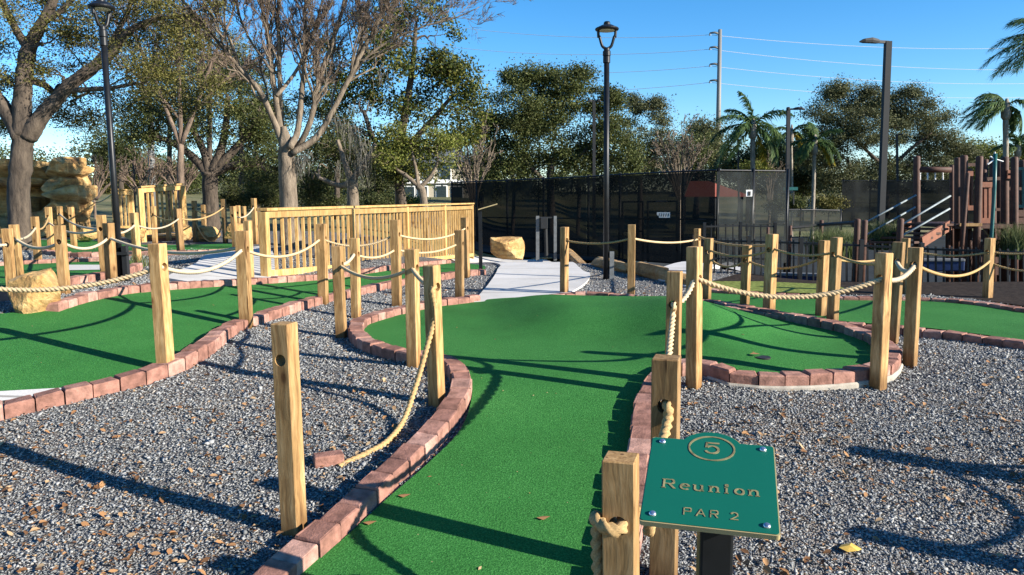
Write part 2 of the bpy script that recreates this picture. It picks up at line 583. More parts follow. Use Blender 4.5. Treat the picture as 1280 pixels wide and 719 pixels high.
def inside(poly, x, y):
    x = np.asarray(x, float); y = np.asarray(y, float)
    c = np.zeros(x.shape, bool)
    n = len(poly)
    j = n-1
    for i in range(n):
        xi, yi = poly[i][:2]; xj, yj = poly[j][:2]
        hit = ((yi > y) != (yj > y)) & (x < (xj-xi)*(y-yi)/(yj-yi+1e-12)+xi)
        c ^= hit
        j = i
    return c


def sheet(name, poly, zf, m, step=0.2, kind='structure', thick=0.0, label=None):
    """a ground sheet: polygon cut into a fine net whose vertices follow zf(x, y)"""
    bm = bmesh.new()
    vs = [bm.verts.new((float(p[0]), float(p[1]), 0)) for p in poly]
    f = bm.faces.new(vs)
    if f.normal.z < 0: f.normal_flip()
    bm.normal_update()
    bmesh.ops.triangulate(bm, faces=bm.faces[:])
    xs = [p[0] for p in poly]; ys = [p[1] for p in poly]
    for ax, lo, hi in ((0, min(xs), max(xs)), (1, min(ys), max(ys))):
        k = math.ceil(lo/step)*step
        while k < hi:
            co = [0, 0, 0]; no = [0, 0, 0]; co[ax] = k; no[ax] = 1
            bmesh.ops.bisect_plane(bm, geom=bm.verts[:]+bm.edges[:]+bm.faces[:], plane_co=co, plane_no=no)
            st = step if abs(k) < 16 else step*4
            k += st
    bmesh.ops.remove_doubles(bm, verts=bm.verts[:], dist=1e-5)
    bmesh.ops.recalc_face_normals(bm, faces=bm.faces[:])
    if sum(f.normal.z for f in bm.faces) < 0:
        bmesh.ops.reverse_faces(bm, faces=bm.faces[:])
    co = np.array([v.co[:] for v in bm.verts])
    z = zf(co[:, 0], co[:, 1])
    for v, q in zip(bm.verts, z): v.co.z = float(q)
    if thick:
        r = bmesh.ops.extrude_face_region(bm, geom=bm.faces[:])
        for e in r['geom']:
            if isinstance(e, bmesh.types.BMVert): e.co.z -= thick
    me = bpy.data.meshes.new(name)
    bm.to_mesh(me); bm.free()
    me.polygons.foreach_set('use_smooth', np.ones(len(me.polygons), bool))
    if thick: me.polygons.foreach_set('use_smooth', np.zeros(len(me.polygons), bool))
    me.materials.append(m)
    o = bpy.data.objects.new(name, me)
    C.objects.link(o)
    o['kind'] = kind
    if label: o['label'] = label
    return o


# ------------------------------------------------------------------ world, sun, colour management
SUN_AZ = np.array([2.36, -1.02]); SUN_AZ /= np.linalg.norm(SUN_AZ)
SUN_EL = math.radians(21.8)
w = bpy.data.worlds.new('World')
SC.world = w
w.use_nodes = True
nt = w.node_tree
sky = N(nt, 'ShaderNodeTexSky', sky_type='NISHITA')
sky.sun_disc = False
sky.sun_elevation = SUN_EL
sky.sun_rotation = math.atan2(SUN_AZ[0], SUN_AZ[1])
sky.air_density = 0.9; sky.dust_density = 0.0; sky.ozone_density = 4.0
hs = N(nt, 'ShaderNodeHueSaturation')
hs.inputs['Saturation'].default_value = 1.27
hs.inputs['Value'].default_value = 1.0
L(nt, sky.outputs[0], hs.inputs['Color'])
L(nt, hs.outputs[0], nt.nodes['Background'].inputs[0])
nt.nodes['Background'].inputs[1].default_value = 0.090
sd = bpy.data.lights.new('sun', 'SUN')
sd.energy = 5.0; sd.angle = math.radians(0.5); sd.color = (1.0, 0.92, 0.80)
so = bpy.data.objects.new('sun', sd)
C.objects.link(so)
sdir = Vector((-SUN_AZ[0]*math.cos(SUN_EL), -SUN_AZ[1]*math.cos(SUN_EL), -math.sin(SUN_EL)))
so.rotation_euler = sdir.to_track_quat('-Z', 'Y').to_euler()
so.location = (30, -20, 30)
SC.view_settings.view_transform = 'Standard'
SC.view_settings.look = 'None'
SC.view_settings.gamma = 1
SC.view_settings.use_curve_mapping = False
SC.view_settings.exposure = 1.3

# ------------------------------------------------------------------ ground sheets
def world_poly(px, off=0.04, smooth=6, closed=True):
    P = np.array([at(x, y, off) for x, y in px])
    if smooth:
        Q = np.vstack([P, P[:1]]) if closed else P
        P = catmull(Q, smooth)
        if closed: P = P[:-1]
    return P


def ground():
    xs = np.unique(np.r_[-400, -250, -160, -110, np.arange(-80, -16, 4), np.arange(-16, 16, 0.25), np.arange(16, 81, 4), 110, 160, 250, 400])
    ys = np.unique(np.r_[-60, -30, -15, np.arange(-6, 24, 0.25), np.arange(24, 110, 3), 150, 220, 320, 500])
    X, Y = np.meshgrid(xs, ys, indexing='xy')
    Z = T(X, Y) - 0.16*(S(-18, -14, X)*S(16, 12, X)*S(24, 20, Y))
    V = np.stack([X, Y, Z], -1).reshape(-1, 3)
    nx, ny = len(xs), len(ys)
    i = np.arange(nx*ny).reshape(ny, nx)
    Fq = np.stack([i[:-1, :-1], i[:-1, 1:], i[1:, 1:], i[1:, :-1]], -1).reshape(-1, 4)
    o = link_mesh('ground', V, Fq, M['lawn'], smooth=True)
    o['kind'] = 'structure'


ground()

# outlines in photograph pixels
PX_MAIN = [(330, 800), (373, 719), (425, 677), (484, 623), (536, 578), (576, 536), (590, 495), (585, 472), (566, 456), (510, 446),
           (468, 433), (452, 418), (460, 406), (487, 396), (533, 385), (600, 376), (650, 375), (690, 374), (722, 372), (755, 373),
           (800, 377), (850, 380), (885, 382), (940, 391), (1000, 402), (1050, 413), (1080, 424), (1098, 438), (1095, 450), (1075, 460),
           (1030, 466), (970, 469), (925, 466), (895, 458), (868, 454), (838, 458), (812, 478), (799, 510), (794, 560), (780, 640), (750, 800)]
PX_LEFT = [(-120, 400), (0, 392), (62, 386), (100, 376), (150, 366), (200, 361), (260, 357), (317, 354), (417, 347), (487, 337), (560, 329),
           (600, 331), (604, 337), (567, 341), (487, 352), (433, 364), (383, 375), (318, 395), (280, 408), (240, 436), (190, 459),
           (130, 474), (60, 489), (-20, 503), (-160, 520)]
PX_BACKRIGHT = [(872, 362), (920, 366), (1000, 370), (1060, 373), (1150, 374), (1220, 379), (1310, 392), (1500, 425), (1560, 470),
                (1290, 427), (1220, 417), (1150, 409), (1060, 402), (1000, 394), (940, 387), (890, 379)]
PX_THIRD = [(-60, 372), (0, 366), (45, 360), (70, 352), (110, 345), (150, 338), (168, 332), (160, 325), (110, 326), (60, 328), (0, 331), (-60, 335)]
PX_FOURTH = [(48, 300), (100, 300), (140, 303), (182, 306), (240, 306), (290, 305), (288, 311), (235, 313), (150, 314), (95, 316), (50, 312)]
PX_PATH = [(592, 378), (640, 377), (686, 376), (712, 367), (733, 353), (737, 342), (722, 333), (690, 328), (655, 325), (610, 322), (560, 318),
           (560, 322), (618, 329), (622, 337), (612, 354), (602, 366)]
PX_RAMP = [(205, 349), (228, 338), (246, 330), (258, 320), (300, 312), (335, 310), (345, 330), (345, 352), (317, 353.5), (260, 357)]
PX_GATEPAD = [(768, 334), (800, 331), (850, 328), (900, 330), (930, 338), (880, 345), (840, 352), (810, 345)]

P_MAIN = world_poly(PX_MAIN, 0.03)
P_LEFT = world_poly(PX_LEFT, 0.03)
P_BACKRIGHT = world_poly(PX_BACKRIGHT, 0.03)
P_THIRD = world_poly(PX_THIRD, 0.03)
P_FOURTH = world_poly(PX_FOURTH, 0.03)
P_PATH = world_poly(PX_PATH, 0.03, 4)
P_RAMP = world_poly(PX_RAMP, 0.03, 3)
P_PAD = world_poly(PX_GATEPAD, 0.03, 3)

RIDGE = at(690, 398); RIDGE2 = at(640, 420)
BANK = at(872, 425)


def green_z(x, y):
    z = T(x, y) + 0.03
    # a cross ridge half way down hole five
    d1 = ((x-RIDGE[0])*0.30+(y-RIDGE[1])*1.0)
    z = z + 0.15*np.exp(-(d1/0.95)**4)*S(-0.75, 0.15, x-RIDGE[0]+d1*.15)*S(2.2, 1.2, x-RIDGE[0])
    # banked left side of the cup lobe
    z = z + 0.13*np.exp(-((x-BANK[0]+0.05)/0.42)**2-((y-BANK[1]-0.1)/0.9)**2)
    return z


CUP = at(953, 451, 0.03)
FOOT = at(1010, 480)


def gravel_z(x, y):
    x = np.asarray(x, float); y = np.asarray(y, float)
    z = T(x, y) + 0.012
    z = z - 0.01*np.exp(-((y-FOOT[1]+0.25)/0.6)**2)*S(0.9, 1.5, x)*S(4.4, 3.2, x)
    return z + 0.012*np.sin(x*2.3+y*1.1)*np.sin(y*1.9-x*0.6)


EDGE_R = [tuple(at(x, y)[:2]) for x, y in ((1560, 440), (1400, 408), (1310, 389), (1220, 376), (1150, 371), (1060, 370), (1000, 367.5), (920, 363), (872, 359))]
gravel_poly = [(-15, 0.3), (9, 0.3)] + EDGE_R + [(3.6, 11.6), (1.3, 13.6), (-1.0, 18), (-6, 20), (-15, 20)]
sheet('gravel_bed', gravel_poly, gravel_z, M['gravel'], 0.25)
sheet('putting_green', P_MAIN, green_z, M['turf'], 0.12)
sheet('putting_green', P_LEFT, lambda x, y: T(x, y)+0.03, M['turf'], 0.25)
sheet('putting_green', P_BACKRIGHT, lambda x, y: T(x, y)+0.03, M['turf'], 0.25)
sheet('putting_green', P_THIRD, lambda x, y: T(x, y)+0.03, M['turf'], 0.4)
sheet('putting_green', P_FOURTH, lambda x, y: T(x, y)+0.03, M['turf'], 0.4)
sheet('path', P_PATH, lambda x, y: T(x, y)+0.04, M['concrete'], 0.3, thick=0.1)
sheet('path', P_RAMP, lambda x, y: T(x, y)+0.05, M['concrete'], 0.3, thick=0.1)
sheet('path', P_PAD, lambda x, y: T(x, y)+0.035, M['concrete'], 0.4, thick=0.1)
wedge = world_poly([(-160, 502), (0, 489), (90, 484), (150, 475), (197, 459), (130, 478), (60, 493), (-160, 525)], 0.036, 0)
sheet('path', wedge, lambda x, y: T(x, y)+0.036, M['concrete'], 0.3)
wedge2 = world_poly([(80, 331), (125, 331), (128, 337), (70, 338)], 0.036, 0)
sheet('path', wedge2, lambda x, y: T(x, y)+0.036, M['concrete'], 0.4)
verge = world_poly([(868, 352), (950, 352), (1040, 356), (1060, 362), (1050, 368), (980, 366), (868, 361)], 0.03, 0)
sheet('grass', verge, lambda x, y: T(x, y)+0.034, M['grass'], 0.25)
sheet('court', [(-4.5, 26), (1, 22.6), (4, 20.6), (24, 20.6), (30, 30), (30, 44), (-4.5, 44)], lambda x, y: T(x, y)+0.03, M['asphalt'], 1.0)
sheet('mulch_bed', [(24, EDGE_R[0][1])] + EDGE_R + [(3.6, 11.6), (4.2, 20.4), (24, 20.4)], lambda x, y: T(x, y)+0.02, M['mulch'], 0.3)

# the cup of hole five
mb = MB(); mb.lathe((CUP[0], CUP[1], float(green_z(CUP[0], CUP[1]))+0.003), [(0.054, -0.01), (0.056, 0.0), (0.056, 0.002), (0.05, 0.002), (0.049, 0.001)], 28)
cup = mb.build('golf_cup', M['ink'], base=CUP)
tag(cup, 'golf cup sunk in the round end of the green, a leaf lying beside it', 'golf cup')
mb = MB(); e = np.array(CUP)+[-0.05, 0.02, 0.045]
mb.add([e+[-.035, 0, 0], e+[0, -.03, .004], e+[.04, 0, 0], e+[0, .03, .006]], [(0, 1, 2, 3)])
tag(mb.build('fallen_leaf', M['litter'], base=e), 'brown fallen leaf beside the golf cup', 'leaf')


# ------------------------------------------------------------------ brick kerbs
def kerb(px, label, top=0.095, wid=0.124, blen=0.152, foot=0.0, zf=None, smooth=8, off=0.06, pts=None):
    P = np.array([at(x, y, off) for x, y in px]) if pts is None else np.asarray(pts)
    Q = resample(catmull(P[:, :2], smooth), blen)
    t = np.gradient(Q, axis=0); t /= np.linalg.norm(t, axis=1)[:, None]
    nrm = np.stack([-t[:, 1], t[:, 0]], 1)
    Z = T(Q[:, 0], Q[:, 1])
    base = np.array([*Q[len(Q)//2], Z[len(Q)//2]])
    root = thing('brick_kerb', label, 'kerb', base)
    V = []; Fc = []
    rnd = random.Random(len(px)*31+int(px[0][0]))
    for i in range(len(Q)-1):
        a, b = Q[i], Q[i+1]
        d = b-a; ln = np.linalg.norm(d); d = d/ln
        a = a+d*0.004; b = b-d*0.004
        wa = wid/2*(1+rnd.uniform(-.05, .05))
        sh = rnd.uniform(-.006, .006)
        tz = top+rnd.uniform(-.006, .006)
        za, zb = Z[i]+rnd.uniform(-.003, .003), Z[i+1]+rnd.uniform(-.003, .003)
        na, nb = nrm[i], nrm[i+1]
        ch = 0.011
        rows = []
        for (k, zz) in ((0, -0.06), (0, tz-ch), (0.35*ch, tz-0.35*ch), (ch, tz)):
            pa, pb = a+d*k, b-d*k
            wk = wa-k
            jit = (lambda: rnd.uniform(-.0045, .0045))
            rows.append([(*(pa+na*(wk+sh)), za+zz+jit()), (*(pb+nb*(wk+sh)), zb+zz+jit()), (*(pb-nb*(wk-sh)), zb+zz+jit()), (*(pa-na*(wk-sh)), za+zz+jit())])
        o = len(V)
        for r_ in rows: V.extend(r_)
        for r_ in range(3):
            for j in range(4):
                k2 = (j+1) % 4
                Fc.append((o+r_*4+j, o+r_*4+k2, o+(r_+1)*4+k2, o+(r_+1)*4+j))
        Fc.append((o+12, o+13, o+14, o+15))
    # winding: make all outward
    me = link_mesh('brick_course', V, Fc, M['brick'], root)
    bm = bmesh.new(); bm.from_mesh(me.data); bmesh.ops.recalc_face_normals(bm, faces=bm.faces[:]); bm.to_mesh(me.data); bm.free()
    V = []; Fc = []
    hi_ = wid/2-0.014; ho = wid/2+0.016 if foot else wid/2+0.004
    fz = top-(0.07 if foot else 0.082)
    for i in range(len(Q)):
        for s_, zz in ((ho, -0.16), (ho, fz-0.012), (ho-.008, fz), (-hi_+.008, fz), (-hi_, fz-0.012), (-hi_, -0.16)):
            V.append((*(Q[i]+nrm[i]*s_), Z[i]+zz))
    for i in range(len(Q)-1):
        for j in range(5):
            Fc.append((i*6+j, i*6+j+1, (i+1)*6+j+1, (i+1)*6+j))
    link_mesh('mortar_bed', V, Fc, M['mortar'], root)
    return Q


KQ = []
KQ.append(kerb([(262, 800), (312, 752), (350, 713), (405, 666), (463, 614), (510, 571), (551, 528), (575, 492), (574, 470), (556, 452), (507, 444), (462, 431), (445, 415), (452, 402), (487, 391), (538, 380), (597, 373)],
        'red brick kerb curving in an S from the lower left along the near green'))
KQ.append(kerb([(684, 374.5), (700, 371), (724, 369), (755, 370), (800, 374), (850, 377), (885, 379), (940, 388), (1000, 399), (1050, 409), (1088, 421), (1112, 437), (1111, 453), (1090, 464), (1030, 471), (970, 473), (918, 470), (893, 462)],
        'red brick kerb looping round the far end of the near green and its cup', foot=1))
KQ.append(kerb([(893, 462), (868, 457), (840, 461), (818, 480), (806, 510), (801, 560), (788, 640), (758, 800)],
        'short red brick kerb on the right side of the near green behind the sign'))
KQ.append(kerb([(-160, 541), (0, 511), (60, 497), (130, 481), (193, 464), (243, 441), (284, 412), (318, 399), (383, 378), (433, 367), (487, 355), (567, 343), (604, 339)],
        'red brick kerb between the left green and the gravel bed'))
KQ.append(kerb([(64, 385), (100, 373.5), (150, 363.5), (200, 358.5), (260, 354.5), (317, 351.5), (417, 344.5), (487, 334.5), (560, 327)],
        'red brick kerb along the far side of the left green at the foot of the wooden railing'))
KQ.append(kerb([(872, 379), (890, 382), (940, 390), (1000, 398), (1060, 405.5), (1150, 413), (1220, 421), (1290, 431), (1560, 480)],
        'dark brick kerb on the near side of the back right green', top=0.075))
KQ.append(kerb([(872, 360), (920, 364), (1000, 368.5), (1060, 371), (1150, 372), (1220, 377), (1310, 390)],
        'thin brick kerb between the back right green and the black picket fence', top=0.06))
KQ.append(kerb([(-60, 374), (0, 368.5), (46, 362), (72, 354.5), (112, 347), (152, 340), (172, 332)],
        'brick kerb in front of the small green behind the left boulder'))
KQ.append(kerb([(-60, 333), (0, 329), (60, 326), (110, 324), (160, 323)],
        'brick kerb on the back edge of the small green at left', top=0.08))
KQ.append(kerb([(50, 313.5), (95, 317.5), (150, 316), (235, 314.5), (292, 312.5)],
        'brick kerb before the farthest green in front of the rock outcrop', top=0.08))


# ------------------------------------------------------------------ timber posts
def post_mesh(s, h, hole_z, hr):
    """square post, base at z = 0 (buried 0.15), a round hole through it along y"""
    bm = bmesh.new()
    q = s/2
    n = 16
    hz0, hz1 = hole_z-q*0.9, hole_z+q*0.9
    def sq(a):
        c, d = math.cos(a), math.sin(a)
        k = max(abs(c), abs(d))
        return c/k*q, d/k*(hz1-hz0)/2
    cols = {}
    for sy in (-1, 1):
        ci = [bm.verts.new((hr*math.cos(2*PI*i/n+PI/4), sy*q, hole_z+hr*math.sin(2*PI*i/n+PI/4))) for i in range(n)]
        ou = []
        for i in range(n):
            x, z = sq(2*PI*i/n+PI/4)
            ou.append(bm.verts.new((x, sy*q, hole_z+z)))
        for i in range(n):
            j = (i+1) % n
            fv = (ci[i], ci[j], ou[j], ou[i])
            bm.faces.new(fv if sy > 0 else fv[::-1])
        bot = [bm.verts.new((-q, sy*q, -0.15)), bm.verts.new((q, sy*q, -0.15))]
        top = [bm.verts.new((-q, sy*q, h)), bm.verts.new((q, sy*q, h))]
        # i=0 is (+,+) corner, 4: (-,+), 8: (-,-), 12: (+,-)
        up = ou[0:5]; lf = ou[4:9]; dn = ou[8:13]; rt = ou[12:]+ou[:1]
        bm.faces.new([top[0], top[1]]+up); bm.faces.new([bot[1], bot[0]]+dn)
        cols[sy] = (ci, bot, top, lf, rt)
    a, b = cols[-1], cols[1]
    for i in range(n):
        j = (i+1) % n
        bm.faces.new((a[0][i], a[0][j], b[0][j], b[0][i]))
    bm.faces.new([a[2][0], a[2][1], b[2][1], b[2][0]])
    bm.faces.new([a[1][0], a[1][1], b[1][1], b[1][0]])
    bm.faces.new([a[2][0]]+a[3]+[a[1][0], b[1][0]]+b[3][::-1]+[b[2][0]])
    bm.faces.new([a[2][1]]+a[4][::-1]+[a[1][1], b[1][1]]+b[4]+[b[2][1]])
    bmesh.ops.recalc_face_normals(bm, faces=bm.faces[:])
    ed = [e for e in bm.edges if (abs(abs(e.verts[0].co.x)-q) < 1e-6 and abs(abs(e.verts[1].co.x)-q) < 1e-6 and abs(e.verts[0].co.x-e.verts[1].co.x) < 1e-6
          and abs(abs(e.verts[0].co.y)-q) < 1e-6 and abs(e.verts[0].co.y-e.verts[1].co.y) < 1e-6) or (e.verts[0].co.z > h-1e-6 and e.verts[1].co.z > h-1e-6)]
    bmesh.ops.bevel(bm, geom=ed, offset=0.004, segments=1, affect='EDGES')
    me = bpy.data.meshes.new('timber_post')
    bm.to_mesh(me); bm.free()
    return me


POST = {}
HOLE = {}


def post(key, xl, xr, yt, yb, rf, face, label, m='post', size=None, dz=0.155, hr=0.026, lean=0.0):
    """xl..xr, yt, yb: the post's edges in the photograph; rf: share of its width taken by the right face"""
    # the picture's verticals converge, so xl..xr spans the post's width plus its apparent lean
    ln_ = abs((xl+xr)/2-640)*1.0e-4*(yb-yt)
    b = at((xl+xr)/2+(ln_/2 if (xl+xr)/2 < 640 else -ln_/2), yb, 0.015)
    b = b + np.array([b[0], b[1], 0])/np.hypot(b[0], b[1])*0.045
    g = float(gravel_z(b[0], b[1]))
    zc = depth([b[0], b[1], g+0.4])
    a = math.atan2(rf, 1-rf)
    s = size or float(np.clip((xr-xl-ln_)*zc/F/(math.cos(a)+math.sin(a)), 0.078, 0.108))
    top = z_at(b[0], b[1]-s*0.5, yt+1)
    h = top-g
    phi = math.atan2(b[0], b[1])
    th = -(a+phi) + (PI/2 if face == 'R' else 0)
    hz = h-dz
    o = bpy.data.objects.new('timber_post', post_mesh(s, h, hz, hr))
    if key in ('n3', 'n6', 'm1', 'r6', 'r8', 'l3', 'l7', 'l11', 'l15', 'n8', 'l5'): m = 'greypost'
    o.data.materials.append(M[m])
    C.objects.link(o)
    o.location = (b[0], b[1], g)
    o.rotation_euler = (random.uniform(-.018, .018), lean+random.uniform(-.018, .018), th)
    tag(o, label, 'post', 'timber posts of the rope fences')
    POST[key] = o
    HOLE[key] = np.array([b[0], b[1], g+hz])
    return o


post('A', 344.5, 385, 405, 672, .40, 'L', 'timber post with an empty rope hole beside the near kerb, no rope attached')
# ---- the row down the right side of the near green
o = post('near', 753, 805, 577, 850, .14, 'L', 'pale timber post with a knotted rope end, half hidden by the green sign', 'greypost', size=0.102, dz=0.205, hr=0.031)
post('second', 812, 852, 449, 735, .10, 'L', 'weathered timber post just behind the sign, rope dropping from its hole', 'greypost', size=0.10, dz=0.178, hr=0.028)
post('third', 830, 853, 339, 503, .14, 'L', 'greyish timber post with a white rope hanging down its front', 'greypost', dz=0.2)
post('fourth', 857, 881, 308, 488, .33, 'R', 'timber post with a black-shadowed left face at the mouth of the cup lobe', dz=0.20)
# ---- left side of the near green
post('n1', 534, 557, 331, 508, .40, 'R', 'timber post holding the top of the fallen rope beside the kerb bend', dz=0.13)
post('n2', 507, 526, 311, 461, .30, 'R', 'timber post inside the kerb bend, rope running to the post with the fallen rope', dz=0.13)
post('n3', 418, 433.5, 307, 423, .25, 'R', 'slim timber post outside the leftmost bulge of the S-shaped kerb')
post('n4', 437, 451.5, 297, 397, .30, 'R', 'timber post behind the slim one at the leftmost bulge of the S-shaped kerb')
post('n5', 488, 503, 274, 383, .25, 'R', 'tall dark-sided timber post in the gravel with two ropes meeting on each side')
post('n6', 395, 411, 279, 381, .25, 'R', 'timber post on the kerb of the left green, in front of the wooden railing')
post('n7', 568, 580.5, 287, 372, .25, 'R', 'timber post with a rope knot on its top, at the corner of the concrete path')
post('n8', 577.5, 588, 271, 347, .3, 'R', 'tallest timber post in front of the railing end near the black sign post')
post('n9', 295.5, 317, 288, 412, .28, 'R', 'timber post on the kerb between the left green and the gravel, ropes on both sides')
post('n10', 189.5, 219, 304, 467, .42, 'R', 'stout timber post at the concrete tip of the left green, pale rope through it', hr=.028)
# ---- left background
G = 'L'
post('l1', 6, 20, 285, 362, .3, G, 'timber post standing behind the left boulder, front one of a pair')
post('l2', 15, 29, 280, 350, .3, G, 'timber post standing behind the left boulder, rear one of a pair')
post('l3', 70, 87.5, 281, 368, .35, G, 'timber post right of the left boulder, in the gravel before the small green')
post('l4', 123, 137, 268, 347, .35, G, 'timber post directly left of the tall lamp pole, rear one of a pair')
post('l5', 129, 147, 278, 355, .55, G, 'timber post touching the left side of the tall lamp pole in the photo')
post('l6', 165, 176, 265, 332, .5, G, 'timber post right of the left lamp pole at the end of a brick kerb')
post('l7', 40, 52, 270, 327, .4, G, 'crooked pale timber post in front of the big tree trunk at left')
post('l8', 58, 67, 258, 315, .4, G, 'timber post at the left end of the farthest green')
post('l9', 72, 80, 257, 303, .4, G, 'timber post with a slanting rope just below the rock outcrop')
post('l10', 88, 95, 258, 310, .4, G, 'dark timber post at the right foot of the rock outcrop')
post('l11', 219, 231, 260, 316, .6, G, 'timber post with a dark weathered top beside the far concrete path')
post('l12', 190, 196, 257, 305, .3, G, 'thin pale timber post before the far railing panel, left one of two')
post('l13', 208, 213, 263, 302, .3, G, 'thin pale timber post before the far railing panel, right one of two')
post('l14', 240.5, 247, 250, 303, .4, G, 'timber post to the right of the far railing panel')
post('l15', 277, 285, 248, 304, .3, G, 'dark timber post just right of the oak trunk')
post('l16', 290, 297, 257, 312, .4, G, 'yellow timber post at the left end of the near railing, shorter of the cluster')
post('l17', 302, 309, 257, 305, .4, G, 'timber post in the cluster before the near railing, behind a white rope')
post('l18', 315, 323, 247, 306, .4, G, 'tall timber post rising above the left end of the near railing')
post('l19', 305, 317.5, 275, 352, .4, G, 'timber post standing on the ramp edge at the left end of the near railing')
post('l20', 107, 113, 243, 285, .3, G, 'far timber post with white ropes, right of the rock outcrop')
post('l21', 252, 258, 255, 300, .3, G, 'timber post left of the oak trunk behind low sandstone blocks')
post('l22', 296, 300, 256, 298, .3, G, 'thin timber post at back between the oak and the near railing')
# ---- middle
post('m1', 699.5, 711.5, 283, 368, .45, 'R', 'timber post with a rope knot, standing on the concrete path edge')
post('m2', 784, 795, 280, 374, .05, 'R', 'square-on timber post right of the middle lamp pole, by the dark brick kerb')
post('m3', 867, 877, 285, 345, .3, 'R', 'timber post peeping above the shadowed post by the cup lobe')
# ---- right rows
post('r1', 1088, 1114.5, 316, 484, .40, 'L', 'thick timber post outside the round kerb of the cup lobe, rope entering its left face', dz=.16)
post('r2', 1110, 1126, 302, 430, .20, 'L', 'timber post half hidden behind the thick post at the round kerb', dz=.15)
post('r3', 1131, 1150.5, 309, 457, .22, 'L', 'brown weathered timber post right of the round kerb, white rope end in its hole', 'greypost', dz=.12)
post('r4', 1123, 1136, 297, 368, .25, 'L', 'pale timber post with a dark left face between the thick posts, near the picket fence')
post('r5', 953, 972, 292, 391, .42, 'L', 'tall timber post in the gravel strip between the two right greens')
post('r6', 926, 937.5, 306, 383, .3, 'L', 'short timber post left of the tall one between the two right greens')
post('r7', 1033.5, 1051.5, 296, 404, .4, 'L', 'timber post near the right end of the gravel strip between the two right greens')
post('r8', 1022.5, 1033, 300, 397, .5, 'L', 'narrow timber post hugging the left side of the one at the gravel strip end')
post('r9', 880, 888, 297, 376, .3, 'L', 'timber post behind the shadowed post, first of the right gravel strip')
post('r10', 1228.5, 1244.5, 297, 373, .45, 'L', 'pale timber post in front of the playground, ropes to both sides')


# posts just outside the right edge, whose shadows fall across the right gravel
def post_at(key, x, y, h, label):
    g = float(gravel_z(x, y))
    o = bpy.data.objects.new('timber_post', post_mesh(.095, h, h-.155, .026))
    o.data.materials.append(M['post']); C.objects.link(o)
    o.location = (x, y, g); o.rotation_euler = (0, 0, .4)
    tag(o, label, 'post', 'timber posts of the rope fences')
    HOLE[key] = np.array([x, y, g+h-.155])


def shadow_base(px, py, h):
    t = at(px, py)
    return t[0]+SUN_AZ[0]*h/math.tan(SUN_EL), t[1]+SUN_AZ[1]*h/math.tan(SUN_EL)


post_at('x1', *shadow_base(974, 549, .90), .86, 'timber post outside the right edge, throwing the long middle shadow on the right gravel')
post_at('x2', *shadow_base(984, 650, .90), .86, 'timber post outside the right edge, throwing the lowest shadow on the right gravel')
post_at('x3', *shadow_base(1184, 531, .90), .86, 'timber post outside the right edge, throwing the upper shadow on the right gravel')

# ------------------------------------------------------------------ ropes
def rope_mesh(P, r, name, m, label, lay=None, n=12, step=None, detail=True, root=None):
    step = step or (r*0.5 if detail else 0.06)
    P = resample(P, step)
    d = np.r_[0, np.cumsum(np.linalg.norm(np.diff(P, axis=0), axis=1))]
    U, V = frames(P)
    if detail:
        n = 15
        an = np.arange(n)*2*PI/n
        tw = d/(lay or r*5.2)*2*PI
        rr = r*(0.86+0.25*np.cos(3*(an[None, :]-tw[:, None])))
    else:
        n = 7
        an = np.arange(n)*2*PI/n
        rr = np.full((len(P), n), r*0.95)
    ring = P[:, None, :] + rr[:, :, None]*(np.cos(an)[None, :, None]*U[:, None, :]+np.sin(an)[None, :, None]*V[:, None, :])
    i = np.arange(len(P)*n).reshape(len(P), n)
    j = np.roll(i, -1, axis=1)
    Fq = np.stack([i[:-1], j[:-1], j[1:], i[1:]], -1).reshape(-1, 4)
    o = link_mesh(name, ring.reshape(-1, 3), Fq, m, base=P[len(P)//2], smooth=True)
    return tag(o, label, 'rope', 'ropes of the post and rope fences')


def hang(a, b, sag, n=24):
    t = np.linspace(0, 1, n)[:, None]
    P = np.asarray(a)*(1-t)+np.asarray(b)*t
    P[:, 2] -= 4*sag*(t[:, 0]*(1-t[:, 0]))
    return P


def rope(a, b, sag, label, r=0.014, m='tanrope', da=0.0, db=0.0, detail=None):
    pa = HOLE[a]+[0, 0, da] if isinstance(a, str) else np.asarray(a)
    pb = HOLE[b]+[0, 0, db] if isinstance(b, str) else np.asarray(b)
    if detail is None:
        detail = min(depth(pa), depth(pb)) < 9
    return rope_mesh(hang(pa, pb, sag), r, 'rope', M[m], label, detail=detail)


rope('fourth', 'r1', .12, 'thick twisted pale rope sagging in front of the cup lobe between two posts', .0165, db=-.0)
rope('n10', 'n9', .10, 'cream rope sagging across the left green to the post on its kerb', .0155, 'whiterope')
rope(at(-60, 470)+[0, 0, .62], 'n10', .10, 'thick pale rope entering from the left edge and passing in front of the boulder', .0165, 'tanrope')
rope('n9', 'n6', .12, 'tan rope drooping across the left part of the wooden railing', .013, 'tanrope')
rope('n6', 'n5', .10, 'upper tan rope running behind the slim post to the tall dark-sided post', .012)
rope('n4', 'n5', .06, 'lower tan rope between the post by the S-kerb bulge and the tall dark-sided post', .012, db=-.16)
rope('n3', 'n4', .03, 'short curved rope joining the pair of posts at the kerb bulge', .014, 'whiterope')
rope('n3', 'n2', .09, 'dark underside rope drooping from the slim post to the post inside the kerb bend', .013)
rope('n2', 'n1', .03, 'short rope joining the two posts at the kerb bend', .014, 'tanrope')
rope('n5', 'n8', .10, 'upper rope from the tall dark-sided post to the tallest post before the railing', .012)
rope('n5', 'n7', .07, 'lower rope from the tall dark-sided post to the knotted post by the path corner', .012, da=-.16)
rope('m1', 'm2', .05, 'dark rope passing behind the middle lamp pole between two posts', .012, 'manila')
rope('m2', 'm3', .05, 'twisted rope in front of the windscreen gate', .013)
